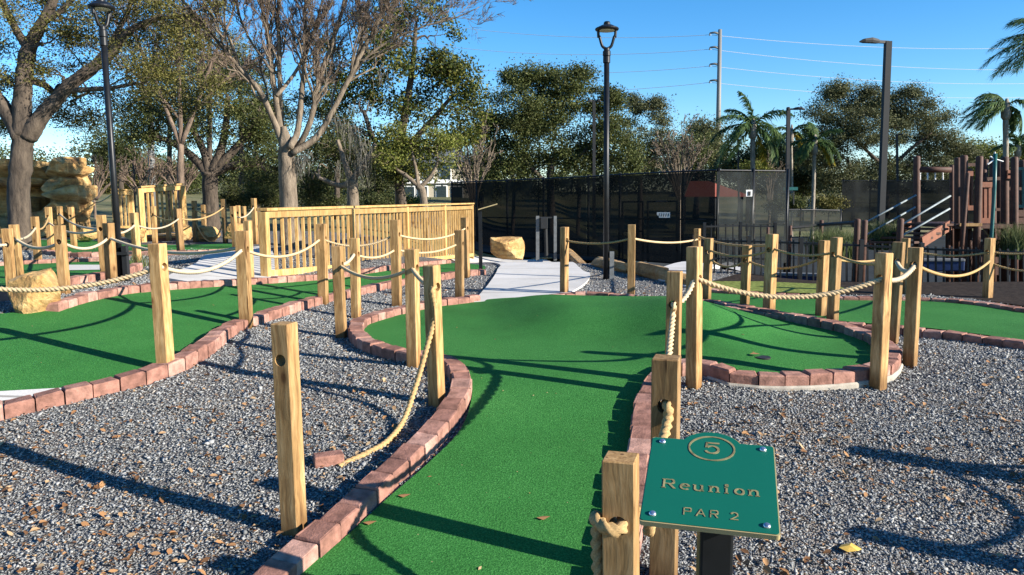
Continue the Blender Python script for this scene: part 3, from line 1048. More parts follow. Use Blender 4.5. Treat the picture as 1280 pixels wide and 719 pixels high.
# white rope hanging on the front of the third post, and its neighbours
d3 = HOLE['third']; d2 = HOLE['second']
fr = np.array([-d3[0], -d3[1], 0]); fr /= np.linalg.norm(fr)
rope_mesh(catmull([d3-fr*0.03, d3+fr*0.06, d3+fr*0.085+[-.004, 0, -.07], d3*0.55+d2*0.45+[-.01, 0, -.10], d2-fr*0.25+[0, 0, -.06], d2-fr*0.04, d2+fr*.02], 8), .0165, 'rope', M['tanrope'], 'white rope falling steeply down the front of the greyish post', lay=.22)
rope('third', 'fourth', .06, 'short bright rope curving up to the shadowed post by the cup lobe', .0165, 'whiterope', da=.01, db=.03)
# rope through the near post, knotted
dn = HOLE['near']
fr = np.array([-dn[0], -dn[1], 0]); fr /= np.linalg.norm(fr)
sdv = np.array([fr[1], -fr[0], 0])
if sdv[0] > 0: sdv = -sdv      # towards the left of the picture
rope_mesh(catmull([dn-fr*.02, dn+fr*.045, dn+fr*.078+sdv*.02+[0, 0, -.004], dn+fr*.075+sdv*.055+[0, 0, .004], dn+fr*.045+sdv*.082+[0, 0, .012], dn-fr*.0+sdv*.086+[0, 0, -.0], dn-fr*.03+sdv*.084+[0, 0, -.03],
                   dn-fr*.02+sdv*.083+[0, 0, -.08], dn+fr*.0+sdv*.08+[0, 0, -.15], dn+fr*.01+sdv*.075+[0, 0, -.21]], 8), .021, 'rope', M['manila'], 'fuzzy manila rope end looped out of the near post hole and hanging on its left')
rope_mesh(catmull([d2-fr*.02, d2+fr*.055, d2+fr*.075+[0, 0, -.05], d2*.55+dn*.45+[.03, 0, -.06], dn-fr*.16-sdv*.085+[0, 0, -.10], dn-fr*.10-sdv*.085+[0, 0, -.03], dn-fr*.07-sdv*.06, dn-fr*.03], 10), .0195, 'rope', M['manila'], 'manila rope dropping from the weathered post behind the sign to the near post')
# fallen rope
d1 = HOLE['n1']
pxs = [(543, 395, .40), (532, 440, .22), (519, 485, .12), (505, 525, .05), (485, 551, .03), (460, 566, .025), (436, 577, .022), (424, 584, .02)]
pts = [d1, d1+np.array([-.01, -.06, -.02])]
for x, y, zz in pxs:
    if zz > .06:
        k = (y-370)/(525-370)
        e = at(505, 525)
        q = d1*(1-k)+e*k
        pp = W(x, y, float(q[1]))
    else:
        pp = at(x, y, zz)
    pts.append(pp)
rope_mesh(catmull(pts, 8), .0165, 'rope', M['manila'], 'fallen manila rope trailing from its post onto the gravel by a loose brick')
rope('x1', 'x3', .16, 'rope outside the right edge between the posts of the upper and middle shadows', .0165, 'manila', detail=False)
rope('x1', 'x2', .16, 'rope outside the right edge between the posts of the middle and lowest shadows', .0165, 'manila', detail=False)
# right side ropes
rope('r2', 'r3', .06, 'white rope loop running from the half hidden post to the brown weathered post', .0155, 'whiterope')
rope('r1', 'r3', .05, 'short cream rope between the thick post and the brown weathered post', .0165, 'whiterope', da=-.0, db=-.0)
rope('r5', 'r7', .05, 'upper dark rope between the tall post and the end post of the gravel strip', .012, 'manila', da=.02, db=.02)
rope('r6', 'r8', .10, 'lower dark rope passing behind the tall post of the gravel strip', .012, 'manila')
rope('r9', 'r6', .09, 'drooping rope from the first strip post to the short post', .012, 'manila', da=-.05)
rope('r9', 'r5', .07, 'upper drooping rope from the first strip post towards the tall strip post', .012, 'manila', da=.03)
rope('m3', 'r5', .06, 'rope over the first strip post running to the tall strip post', .012, 'manila', da=.05, db=.05)
rope('r7', 'r2', .05, 'upper rope from the strip end post to the half hidden post', .012, 'manila')
rope('r8', 'r4', .08, 'lower rope from the narrow strip post towards the picket fence post', .011, 'manila')
rope('r4', 'r10', .06, 'upper rope before the playground, tied to the pale post', .012, 'manila', da=.03)
rope('r3', 'r10', .12, 'long twisted rope sagging low in front of the picket fence', .012, 'manila', db=-.10)
rope('r10', at(1330, 378)+[0, 0, .62], .05, 'upper rope leaving the pale playground post to the right edge', .012, 'manila')
rope('r10', at(1330, 380)+[0, 0, .42], .08, 'lower rope leaving the pale playground post to the right edge', .012, 'manila', da=-.12)
# left background ropes
rope('l2', 'l3', .08, 'pale rope from the boulder posts to the post right of the boulder', .015, 'whiterope')
rope('l3', 'l5', .09, 'pale rope from the post right of the boulder to the lamp pole post', .015, 'whiterope')
rope('l5', 'n9', .10, 'long white rope from the lamp pole post towards the post on the left green kerb', .015, 'whiterope', db=.02)
rope('l1', at(-60, 372)+[0, 0, .6], .05, 'pale rope leaving the boulder posts to the left edge', .015, 'whiterope')
rope('l7', 'l2', .05, 'slack pale rope from the crooked post to the boulder posts', .013, 'whiterope')
rope('l8', 'l4', .10, 'low rope hanging along the farthest green to the lamp pole posts', .014, 'whiterope', da=-.1)
rope('l7', 'l8', .09, 'dark rope between the crooked post and the farthest green', .014, 'manila')
rope('l9', 'l4', .08, 'slanting rope from below the rock outcrop to the lamp pole posts', .014, 'whiterope')
rope('l4', 'l6', .08, 'pale rope passing behind the tall lamp pole at left', .013, 'whiterope')
rope('l6', 'l11', .10, 'pale rope from the kerb end post to the dark-topped post', .013, 'whiterope')
rope('l12', 'l11', .06, 'dark rope before the far railing panel', .013, 'manila')
rope('l14', 'l15', .12, 'upper dark rope in front of the oak trunk', .014, 'manila')
rope('l11', 'l15', .10, 'middle dark rope in front of the sandstone blocks', .014, 'manila')
rope('l14', 'l15', .45, 'low looping dark rope in front of the sandstone blocks', .014, 'manila', da=-.2, db=-.2)
rope('l16', 'l18', .1, 'short white rope in the post cluster by the near railing', .013, 'whiterope')
rope('l20', at(150, 318)+[0, 0, 1.0], .12, 'white rope right of the rock outcrop', .014, 'whiterope')

# ------------------------------------------------------------------ loose brick on the gravel
e = at(409, 583, .02)
mb = MB(); mb.box((e[0], e[1]+.03, e[2]+.028), (.15, .085, .06), math.radians(22))
o = mb.build('loose_brick', M['brick'], base=e, bevel=.008)
tag(o, 'loose pink brick lying on the gravel at the end of the fallen rope', 'brick')
e = at(1062, 686, .025)
mb = MB(); mb.add([e+[-.045, 0, .006], e+[-.02, -.03, .0], e+[.02, -.032, .006], e+[.05, -.005, .0], e+[.02, .03, .012], e+[-.02, .03, .004], e+[0, 0, .016]], [(0, 1, 6), (1, 2, 6), (2, 3, 6), (3, 4, 6), (4, 5, 6), (5, 0, 6)])
tag(mb.build('fallen_leaf', M['yellow_leaf'], base=e), 'large yellow fallen leaf on the gravel right of the sign', 'leaf')


# ------------------------------------------------------------------ the green tee sign
def tee_sign():
    Rc = np.array([[0.9624548, 0.25538567, -0.09197242], [-0.02725803, 0.42804837, 0.90334467], [0.27006992, -0.86692142, 0.41893851]])
    Rw = R @ Rc
    c = CAM + R @ np.array([0.39790775, -0.38850439, -1.5254])
    Wd, H = .255, .267
    base = np.array([c[0], c[1], float(gravel_z(c[0], c[1]))])
    root = thing('tee_sign', 'green metal tee sign with gold lettering on a black square post', 'sign', base)
    def P(x, y, z=0.0): return c + Rw @ np.array([x, y, z])
    # outline with a raised arch in the middle of the top edge
    def outline(ins=0.0):
        a, b = Wd/2-ins, H/2-ins
        pts = []
        rc = .007
        def corner(cx, cy, a0):
            for k in range(5):
                t = a0+PI/2*k/4
                pts.append((cx+rc*math.cos(t), cy+rc*math.sin(t)))
        corner(a-rc, b-rc, 0)
        ex, ey = .0665, .060
        oy = H/2-.027
        t0 = math.asin((b-oy)/(ey-ins))
        pts.append(((ex-ins)*math.cos(t0)+.010, b))
        for k in range(25):
            t = t0+(PI-2*t0)*k/24
            pts.append(((ex-ins)*math.cos(t), oy+(ey-ins)*math.sin(t)))
        pts.append((-(ex-ins)*math.cos(t0)-.010, b))
        corner(-a+rc, b-rc, PI/2)
        corner(-a+rc, -b+rc, PI)
        corner(a-rc, -b+rc, 1.5*PI)
        return pts
    def slab(name, ins, z0, z1, m):
        o2 = outline(ins); n = len(o2)
        V = [P(x, y, z0) for x, y in o2]+[P(x, y, z1) for x, y in o2]
        Fc = [tuple(range(n))[::-1], tuple(range(n, 2*n))]+[(i, (i+1) % n, n+(i+1) % n, n+i) for i in range(n)]
        return link_mesh(name, V, Fc, m, root)
    slab('sign_plate', 0, -.012, -.0015, M['gold'])
    slab('sign_face', .0022, -.0015, .0, M['signgreen'])
    # raised marks: flat polygons a hair proud of the face
    def marks(name, polys, m, z=0.0018):
        mbk = MB()
        for pl in polys:
            n = len(pl)
            ar = sum(pl[i][0]*pl[(i+1) % n][1]-pl[(i+1) % n][0]*pl[i][1] for i in range(n))
            if ar < 0: pl = pl[::-1]
            V = [P(x, y, 0.0002) for x, y in pl]+[P(x, y, z) for x, y in pl]
            mbk.add(V, [tuple(range(n, 2*n))]+[(i, (i+1) % n, n+(i+1) % n, n+i) for i in range(n)])
        return mbk.build(name, m, root)
    def rect(x0, y0, x1, y1): return [(x0, y0), (x1, y0), (x1, y1), (x0, y1)]
    def arc(cx, cy, rx, ry, a0, a1, w0, w1=None, n=14):
        """quads along an elliptical arc, width varying with direction (w0 at sides, w1 at top and bottom)"""
        w1 = w0 if w1 is None else w1
        out = []
        for k in range(n):
            ts = [math.radians(a0+(a1-a0)*(k+q)/n) for q in (0, 1)]
            q4 = []
            for t in ts:
                wx = w0*abs(math.cos(t))+w1*abs(math.sin(t))
                q4.append(((cx+(rx-wx/2)*math.cos(t), cy+(ry-wx/2)*math.sin(t)), (cx+(rx+wx/2)*math.cos(t), cy+(ry+wx/2)*math.sin(t))))
            out.append([q4[0][0], q4[0][1], q4[1][1], q4[1][0]])
        return out
    ey0 = H/2-.027
    ring = arc(0, ey0, .0465, .0405, 0, 360, .0032, .0032, 48)
    marks('sign_border', ring, M['letter'], .0012)
    # slab-serif letters
    st, th = .0040, .0018           # stem and hairline
    def glyph(ch, x, y, k):
        """polygons of a letter of x-height .6k and cap height k at x, y; returns them with the advance"""
        p = []; xh = .66*k; sf = .0022
        def stem(xx, h, serifs='tb'):
            p.append(rect(x+xx, y, x+xx+st, y+h))
            if 'b' in serifs: p.append(rect(x+xx-sf, y, x+xx+st+sf, y+th))
            if 't' in serifs: p.append(rect(x+xx-sf, y+h-th, x+xx+st, y+h))
        if ch == 'R':
            stem(0, k)
            p.append(rect(x+st, y+k-th, x+.6*k, y+k)); p.append(rect(x+st, y+.48*k, x+.6*k, y+.48*k+th))
            p.extend(arc(x+.55*k, y+.74*k+.0005, .22*k, .235*k, -90, 90, st, th, 10))
            p.append([(x+.36*k, y+.48*k), (x+.56*k, y+.48*k), (x+.95*k, y), (x+.74*k, y)])
            return p, .98*k
        if ch == 'e':
            p.extend(arc(x+.31*k, y+xh/2, .29*k, xh/2-.0008, 8, 320, st, th, 18)); p.append(rect(x+.07*k, y+xh*.5, x+.56*k, y+xh*.5+th))
            return p, .66*k
        if ch == 'o':
            p.extend(arc(x+.31*k, y+xh/2, .29*k, xh/2-.0008, 0, 360, st, th, 22))
            return p, .68*k
        if ch == 'n':
            stem(0, xh); stem(.5*k, xh*.62, 'b'); p.extend(arc(x+.25*k+st/2, y+xh*.62, .25*k, xh*.33, 0, 170, st, th*1.3, 10))
            return p, .82*k
        if ch == 'u':
            p.append(rect(x, y+xh*.36, x+st, y+xh)); p.append(rect(x-sf, y+xh-th, x+st, y+xh))
            p.append(rect(x+.5*k, y, x+.5*k+st, y+xh)); p.append(rect(x+.5*k-sf, y+xh-th, x+.5*k+st, y+xh)); p.append(rect(x+.5*k, y, x+.5*k+st+sf, y+th))
            p.extend(arc(x+.25*k+st/2, y+xh*.36, .25*k, xh*.33, 180, 350, st, th*1.3, 10))
            return p, .82*k
        if ch == 'i':
            stem(0, xh); p.extend(arc(x+st/2, y+k*.88, .0018, .0018, 0, 360, .0036, .0036, 10))
            return p, .36*k
        # sans caps
        t = .0021
        if ch == 'P':
            p.append(rect(x, y, x+t, y+k)); p.append(rect(x, y+k-t, x+.5*k, y+k)); p.append(rect(x, y+.44*k, x+.5*k, y+.44*k+t))
            p.extend(arc(x+.5*k, y+.72*k+t*.2, .2*k, .27*k-t*.3, -90, 90, t, t, 8)); return p, .95*k
        if ch == 'A':
            p.append([(x, y), (x+t, y), (x+.45*k+t*.5, y+k), (x+.45*k-t*.5, y+k)]); p.append([(x+.9*k-t, y), (x+.9*k, y), (x+.45*k+t*.5, y+k), (x+.45*k-t*.5, y+k)])
            p.append(rect(x+.22*k, y+.28*k, x+.68*k, y+.28*k+t)); return p, 1.12*k
        if ch == 'r':
            q, _ = glyph('P', x, y, k); p.extend(q); p.append([(x+.35*k, y+.46*k), (x+.35*k+t*1.3, y+.46*k), (x+.75*k, y), (x+.75*k-t*1.3, y)]); return p, 1.0*k
        if ch == '2':
            p.extend(arc(x+.36*k, y+.68*k, .30*k, .29*k, 165, -35, t, t, 12))
            p.append([(x+.05*k, y+t), (x+.05*k+t*1.2, y+t), (x+.64*k, y+.52*k), (x+.58*k, y+.57*k)]); p.append(rect(x, y, x+.72*k, y+t)); return p, .8*k
        return p, .45*k
    polys = []
    x = -.0915; y0 = -.034
    for ch, extra in zip('Reunion', (.0035,)*7):
        g, adv = glyph(ch, x, y0, .0275)
        polys += g; x += adv+.0078
    marks('lettering', polys, M['letter'], .0012)
    polys = []; x = -.047
    for ch in 'PAr 2':
        g, adv = glyph(ch, x, -.106, .0205)
        polys += g; x += adv+.0035
    marks('lettering', polys, M['letter'], .0012)
    five = []
    five.append(rect(-.012, ey0+.0155, .0155, ey0+.0205))
    five.append([(-.012, ey0+.0205), (-.0075, ey0+.0205), (-.009, ey0+.002), (-.0135, ey0+.002)])
    five += arc(.0005, ey0-.0045, .0135, .0125, -160, 140, .0044, .0032, 18)
    marks('lettering', five, M['letter'], .0012)
    for sx, sy in ((-.104, .117), (.104, .117), (-.104, -.112), (.104, -.112)):
        mbs = MB()
        rings = [(.0072, 0), (.0069, .0022), (.005, .0042), (.0025, .005)]
        V = []; n = 16
        for rr, zz in rings:
            V += [P(sx+rr*math.cos(2*PI*i/n), sy+rr*math.sin(2*PI*i/n), zz) for i in range(n)]
        Fc = [(k*n+i, k*n+(i+1) % n, (k+1)*n+(i+1) % n, (k+1)*n+i) for k in range(3) for i in range(n)]+[tuple(range(3*n, 4*n))]
        mbs.add(V, Fc)
        mbs.build('screw', M['screw'], root, smooth=True)
    # post under the plate
    pc = P(.012, -.045, -.03)
    mbp = MB()
    rz = math.radians(-8)
    mbp.box((pc[0], pc[1], (base[2]-.2+pc[2]-.03)/2), (.064, .064, pc[2]-.03-base[2]+.2), rz)
    mbp.build('sign_post', M['black'], root, bevel=.006)
    mbb = MB()
    mbb.box(P(.006, -.03, -.017), (.12, .12, .008), Rm=Rw)
    mbb.bar(P(.01, -.04, -.02), (pc[0], pc[1], pc[2]-.05), .05, .05)
    mbb.build('bracket', M['black'], root)


tee_sign()

# hole sign seen edge on, by the railing end
e = at(601, 340)
zt = z_at(e[0], e[1], 263)
root = thing('tee_sign', 'tee sign seen edge on, on a thin black post at the railing end', 'sign', e)
mb = MB(); mb.box((e[0], e[1], (e[2]+zt)/2-.05), (.055, .055, zt-e[2]+.1)); mb.build('sign_post', M['black'], root)
mb = MB(); q = np.array([e[0], e[1], zt])
aa = math.radians(16)
mb.box(q+[.12, 0, .055], (.30, .26, .014), Rm=np.array([[math.cos(aa), 0, -math.sin(aa)], [0, 1, 0], [math.sin(aa), 0, math.cos(aa)]]))
mb.build('sign_plate', M['gold'], root)


# ------------------------------------------------------------------ wooden railings
def railing(p0, p1, h0, h1, nbay, nbal, label, depth_sz=1.0):
    p0 = np.asarray(p0); p1 = np.asarray(p1)
    root = thing('wooden_railing', label, 'railing', (p0+p1)/2, 'wooden railings of the footbridge')
    d = p1-p0; ln = np.linalg.norm(d[:2]); u = np.array([d[0]/ln, d[1]/ln, 0]); nr = np.array([-u[1], u[0], 0])
    rz = math.atan2(u[1], u[0])
    def pt(t, k): return p0+d*t+np.array([0, 0, (h0*(1-t)+h1*t)*k])
    for i in range(nbay+1):
        t = i/nbay
        a = pt(t, 0); b = pt(t, 1)
        m_ = MB(); m_.box((a[0], a[1], (a[2]-.12+b[2]-.03)/2), (.10, .10, b[2]-.03-a[2]+.12), rz)
        m_.build('railing_post', M['rail'], root, bevel=.004)
    m_ = MB(); m_.bar(pt(-.004, 1), pt(1.004, 1), .15, .036); m_.build('cap_rail', M['rail'], root, bevel=.004)
    m_ = MB(); m_.bar(pt(0, .93)-nr*.028, pt(1, .93)-nr*.028, .036, .085); m_.build('upper_rail', M['rail'], root)
    m_ = MB(); m_.bar(pt(0, .09)-nr*.028, pt(1, .09)-nr*.028, .036, .085); m_.build('lower_rail', M['rail'], root)
    m_ = MB()
    for i in range(nbal):
        t = (i+.5)/nbal
        if min(abs(t-j/nbay) for j in range(nbay+1))*ln < .055: continue
        m_.bar(pt(t, .05)+nr*.012, pt(t, .96)+nr*.012, .036, .036)
    m_.build('baluster_row', M['rail'], root)
    return root


a = at(333, 350); b = at(590, 325)
railing(a, b, z_at(a[0], a[1], 262)-a[2], z_at(b[0], b[1], 254.5)-b[2], 4, 56, 'long wooden railing of upright balusters along the concrete path')
a = W(179, 297, 15.2); b = W(231, 291, 15.8)
railing(a, b, 1.0, 1.0, 1, 9, 'far wooden railing panel left of the oak trunk')
a = W(146, 290, 16.6); b = W(166, 289, 17.3)
railing(a, b, .92, .92, 1, 4, 'narrow wooden railing panel behind the left lamp pole')
# planked deck and steps between the far railings
root = thing('footbridge_deck', 'low plank footbridge deck below the far railing panel', 'footbridge', W(205, 298, 15.5))
c0 = W(205, 296, 15.6)
mb = MB()
for k in range(9): mb.box(c0+np.array([0, .0+k*.145, .0]), (1.0, .138, .04), .08)
mb.build('deck_boards', M['rail'], root)
mb = MB()
mb.bar(c0+np.array([-.55, -.08, -.10]), c0+np.array([.5, .0, -.10]), .05, .17)
mb.build('deck_beam', M['redplank'], root)


# ------------------------------------------------------------------ rocks
def rock_mesh(c, size, seed, rz=0.0, rough=.12):
    bm = bmesh.new()
    bmesh.ops.create_cube(bm, size=1.0)
    bmesh.ops.subdivide_edges(bm, edges=bm.edges[:], cuts=9, use_grid_fill=True)
    r_ = np.random.default_rng(seed)
    co = np.array([v.co[:] for v in bm.verts])
    # round the box a little, then chop it with random planes for facets
    nrm = co/np.linalg.norm(co, axis=1)[:, None]
    co = co*.88+nrm*.5*.12
    for _ in range(15):
        d = r_.normal(size=3); d /= np.linalg.norm(d)
        k = r_.uniform(.37, .56)
        s_ = co@d
        over = np.clip(s_-k, 0, None)
        co -= d[None, :]*over[:, None]*1.0
    for f_, a_ in ((3.1, rough*.35), (7.3, rough*.15), (17, rough*.09), (37, rough*.05)):
        ph = r_.uniform(0, 6, 3)
        dd = np.stack([np.sin(co[:, (i+1) % 3]*f_+ph[i])*np.cos(co[:, (i+2) % 3]*f_*1.3+ph[i]*2) for i in range(3)], 1)
        co += dd*a_
    co *= np.asarray(size)
    ca, sa = math.cos(rz), math.sin(rz)
    co = co@np.array([[ca, sa, 0], [-sa, ca, 0], [0, 0, 1]])
    co += np.asarray(c)
    Fc = [[v.index for v in f.verts] for f in bm.faces]
    bm.free()
    return co, Fc


def rock(name, c, size, seed, label, cat='rock', rz=0.0, m='rock', parent=None, rough=.10, group=None):
    V, Fc = rock_mesh(c, size, seed, rz, rough=rough)
    o = link_mesh(name, V, Fc, M[m], parent, None if parent else np.asarray(c)-[0, 0, size[2]/2])
    if parent is None: tag(o, label, cat, group)
    return o


e = at(33, 398)
rock('boulder', (e[0]-.06, e[1]+.2, e[2]+.17), (.40, .36, .45), 4, 'squared golden boulder on the edge of the left green behind the pale rope', rz=.5)
e = W(634, 311, 16.4)
rock('boulder', e, (.72, .5, .50), 9, 'pale golden boulder at the end of the concrete path by the windscreen fence', rz=.15)
for i, (x0, y0, x1, y1, th) in enumerate(((664, 326, 688, 325, .10), (702, 321, 745, 334, .17), (742, 333, 788, 342, .19), (786, 341, 838, 354, .24), (838, 354, 872, 360, .2))):
    p0 = at(x0, y0); p1 = at(x1, y1)
    c = (p0+p1)/2
    ln = np.linalg.norm((p1-p0)[:2])
    lbl = ['thin scatter of flat stone at the path end between boulder and post', 'long flat edging stone behind the path end post', 'flat edging stone behind the middle lamp pole', 'dark-sided edging stone right of the middle lamp pole', 'edging stone half hidden behind the greyish rope post'][i]
    rock('edging_stone', (c[0], c[1], c[2]+th*.35), (ln*1.04, .26, th), 20+i, lbl, 'stone', math.atan2(p1[1]-p0[1], p1[0]-p0[0]), 'edgerock', group='edging stones by the court path')

# layered artificial rock outcrop at far left
D = 17.0
b0 = at(45, 296)
root = thing('rock_outcrop', 'tall layered golden rock outcrop with overhanging ledges behind the left tree trunk', 'rock outcrop', W(50, 296, D))
rr = random.Random(5)
layers = [(288, 34, 106, 18), (272, 50, 101, 17), (257, 68, 103, 17), (243, 66, 104, 16), (229, 72, 103, 15), (216, 67, 104, 15), (205, 70, 100, 12)]
for i, (py, x0, x1, hpx) in enumerate(layers):
    c = W((x0+x1)/2, py, D+.5+rr.uniform(-.1, .1))
    sx = (x1-x0)*D/F
    rock('ledge', c, (sx*1.02, 1.3+rr.uniform(-.15, .15), hpx*D/F*1.5), 40+i, '', parent=root, rough=.07)
for i, (py, x0, x1, hpx) in enumerate([(212, -50, 72, 17), (226, -60, 66, 12), (288, -60, 30, 30), (262, -60, 10, 26), (245, -70, 0, 18), (284, 20, 60, 26), (262, 40, 62, 22)]):
    c = W((x0+x1)/2, py, D+.9+rr.uniform(-.1, .1)+(1.0 if 2 < i < 5 else 0))
    rock('ledge', c, ((x1-x0)*D/F*1.06, 1.4, hpx*D/F*1.5), 60+i, '', parent=root, rough=.07)
c = W(15, 252, D+2.0); rock('ledge', c, (3.4, 1.6, 1.9), 80, '', parent=root)
c = W(82, 250, D+1.1); rock('ledge', c, (.62, 1.0, 1.55), 81, '', parent=root)
# low sandstone blocks
for i, (x0, x1, py, h, Y, lbl) in enumerate(((96, 124, 293, 18, 15.0, 'low pale sandstone block behind the lamp pole posts'), (150, 178, 292, 16, 15.0, 'low pale sandstone block left of the far railing panel'),
                                            (224, 240, 292, 18, 14.6, 'small rough sandstone block by the dark-topped post'), (245, 275, 292, 20, 15.2, 'sandstone block before the oak trunk'), (284, 312, 291, 22, 14.2, 'tall sandstone block in the post cluster by the railing'))):
    c = W((x0+x1)/2, py, Y)
    rock('sandstone_block', c, ((x1-x0)*Y/F, .4, h*Y/F), 90+i, lbl, 'stone', rr.uniform(-.2, .2), group='sandstone blocks on the far greens', rough=.1)


# ------------------------------------------------------------------ lamps
def garden_lamp(px0, py0, pxt, pyt, label, hx, hs_=1.0, r=.048):
    e = at(px0, py0)
    Y = e[1]
    t = W(pxt, pyt, Y)
    s = (pxt != px0)
    root = thing('lamp_post', label, 'street lamp', e, 'garden lamp posts with open yokes')
    ln = t-e
    k = depth(t)/F               # metres per pixel at the lamp
    p_top = e+ln*.885
    mb = MB(); mb.tube([e-ln*.02, e+ln*.4, p_top], [r, r*.95, r*.9], 16); mb.build('pole', M['black'], root, smooth=True)
    mb = MB(); mb.lathe(p_top, [(r*.8, -.10), (r*1.2, -.10), (r*1.2, -.02), (r, -.015), (r*1.3, -.01), (r*1.3, .05), (r, .06), (r, .09), (r*.6, .10)], 20); mb.build('collar', M['black'], root)
    head = e+ln*.985
    hh = head[2]-p_top[2]
    if hx is None: dv = np.array([1.0, 0, 0])
    else: dv = np.array([math.cos(hx), math.sin(hx), 0])
    mb = MB()
    for sg in (-1, 1):
        P = catmull([p_top+[0, 0, .08], p_top+dv*sg*.07*hs_+[0, 0, .12], p_top+dv*sg*.115*hs_+[0, 0, .24], p_top+dv*sg*.13*hs_+[0, 0, hh*.7], p_top+dv*sg*.137*hs_+[0, 0, hh*1.0]], 6)
        mb.tube(P, .019, 8)
    mb.build('yoke', M['black'], root, smooth=True)
    hp = p_top+np.array([0, 0, hh])
    mb = MB(); mb.lathe(hp, [(.15*hs_, -.025), (.178*hs_, -.02), (.186*hs_, -.008), (.18*hs_, .006), (.135*hs_, .024), (.075, .044), (.045, .05), (.045, .075), (.034, .092), (.015, .097)], 28); mb.build('lamp_head', M['black'], root)
    mb = MB(); mb.lathe(hp, [(.12*hs_, -.031), (.125*hs_, -.0255)], 28); mb.build('lens', M['lens'], root)
    return root, e, k


root, e, k = garden_lamp(757.5, 351, 758.5, 31, 'tall black lamp post with an open yoke against the sky, beside the edging stones', 0.0, .86, .041)
mb = MB(); mb.box((e[0]+.075, e[1]-.02, e[2]+.2), (.06, .05, .42)); mb.build('junction_box', M['grey'], root)
root, e, k = garden_lamp(151.5, 353, 126, 3, 'tall black lamp post leaning slightly left in front of the left trees', 1.1, .72, .034)
mb = MB(); mb.box((e[0]+.08, e[1]-.03, e[2]+.2), (.05, .06, .40)); mb.box((e[0]+.03, e[1]-.03, e[2]+.32), (.2, .1, .03)); mb.build('junction_box', M['bronze'], root)


def area_light(px, pyb, pxt, pyt, Y, label, wpx, heads, hl, base_z=None):
    t = W(pxt, pyt, Y); b = W(px, pyb, Y)
    g = min(float(T(b[0], b[1])), b[2])
    k = Y/F
    d = (b-t)/(b[2]-t[2])
    bb = t+d*(g-.1-t[2])
    root = thing('area_light', label, 'street lamp', bb, 'parking and court lights')
    mb = MB(); mb.bar(bb, t, wpx*k, wpx*k); mb.build('pole', M['bronze'], root)
    for sg in heads:
        hd = np.array([sg*.97, -.25, 0])
        mb = MB()
        q = t+np.array([0, 0, -.02])
        mb.bar(q, q+hd*hl*.35*k, wpx*.5*k, wpx*.45*k)
        mb.build('arm', M['bronze'], root)
        mb = MB()
        P = [q+hd*hl*f*k+np.array([0, 0, z*k*wpx]) for f, z in ((.28, .0), (.4, .06), (.6, .15), (.85, .03), (1.0, -.15))]
        ring = []
        for p_, wd, tk in zip(P, (.25, .55, .75, .6, .15), (.5, .75, .9, .7, .2)):
            s2 = np.array([-hd[1], hd[0], 0]); s2 /= np.linalg.norm(s2)
            wk = wd*wpx*1.6*k; tk = tk*wpx*k
            ring.append([p_+s2*wk*.5*c_+np.array([0, 0, tk*z_]) for c_, z_ in ((-1, 0), (-.7, .5), (.7, .5), (1, 0), (.8, -.45), (-.8, -.45))])
        V = [p_ for r_ in ring for p_ in r_]
        Fc = [(i*6+j, i*6+(j+1) % 6, (i+1)*6+(j+1) % 6, (i+1)*6+j) for i in range(4) for j in range(6)]+[tuple(range(6)), tuple(range(24, 30))]
        mb.add(V, Fc)
        mb.build('lamp_head', M['bronze'], root)
    return root


area_light(1103, 226, 1110, 52, 21, 'tall square-poled area light with one head, rising behind the play structure', 7.0, [-1], 40)
area_light(983.5, 282, 985.5, 136, 30, 'two-headed area light between the two palms', 4.0, [-.12, 1], 19)
area_light(742.5, 222, 742.5, 126, 34, 'two-headed dark light pole just left of the middle lamp post', 3.6, [-1, 1], 9)
area_light(763, 224, 764, 190, 40, 'short light pole just right of the middle lamp post', 2.4, [1], 5)
area_light(673.5, 224, 674, 178, 38, 'thin light pole in front of the round oak behind the fence', 1.8, [1], 4)
area_light(495, 262, 495, 192, 26, 'thin black light pole under the glossy-leaved tree', 2.4, [-1], 6)
area_light(168, 246, 167, 200, 34, 'thin black light pole before the purple bare shrubs', 2.4, [1], 4)
area_light(1122, 226, 1121, 168, 42, 'thin light pole in front of the big right-hand oak', 2.2, [1], 6)
area_light(923, 214, 922.5, 172, 42, 'thin light pole left of the tall palm', 1.8, [-1], 9)

# concrete pole at left
b = W(190, 258, 36); t = W(187.5, 130, 36)
mb = MB(); mb.tube([[b[0], b[1], float(T(b[0], b[1]))-.2], t], [.17, .14], 14)
tag(mb.build('concrete_pole', M['galv'], base=b, smooth=True), 'pale round concrete pole behind the far railing panel', 'pole')


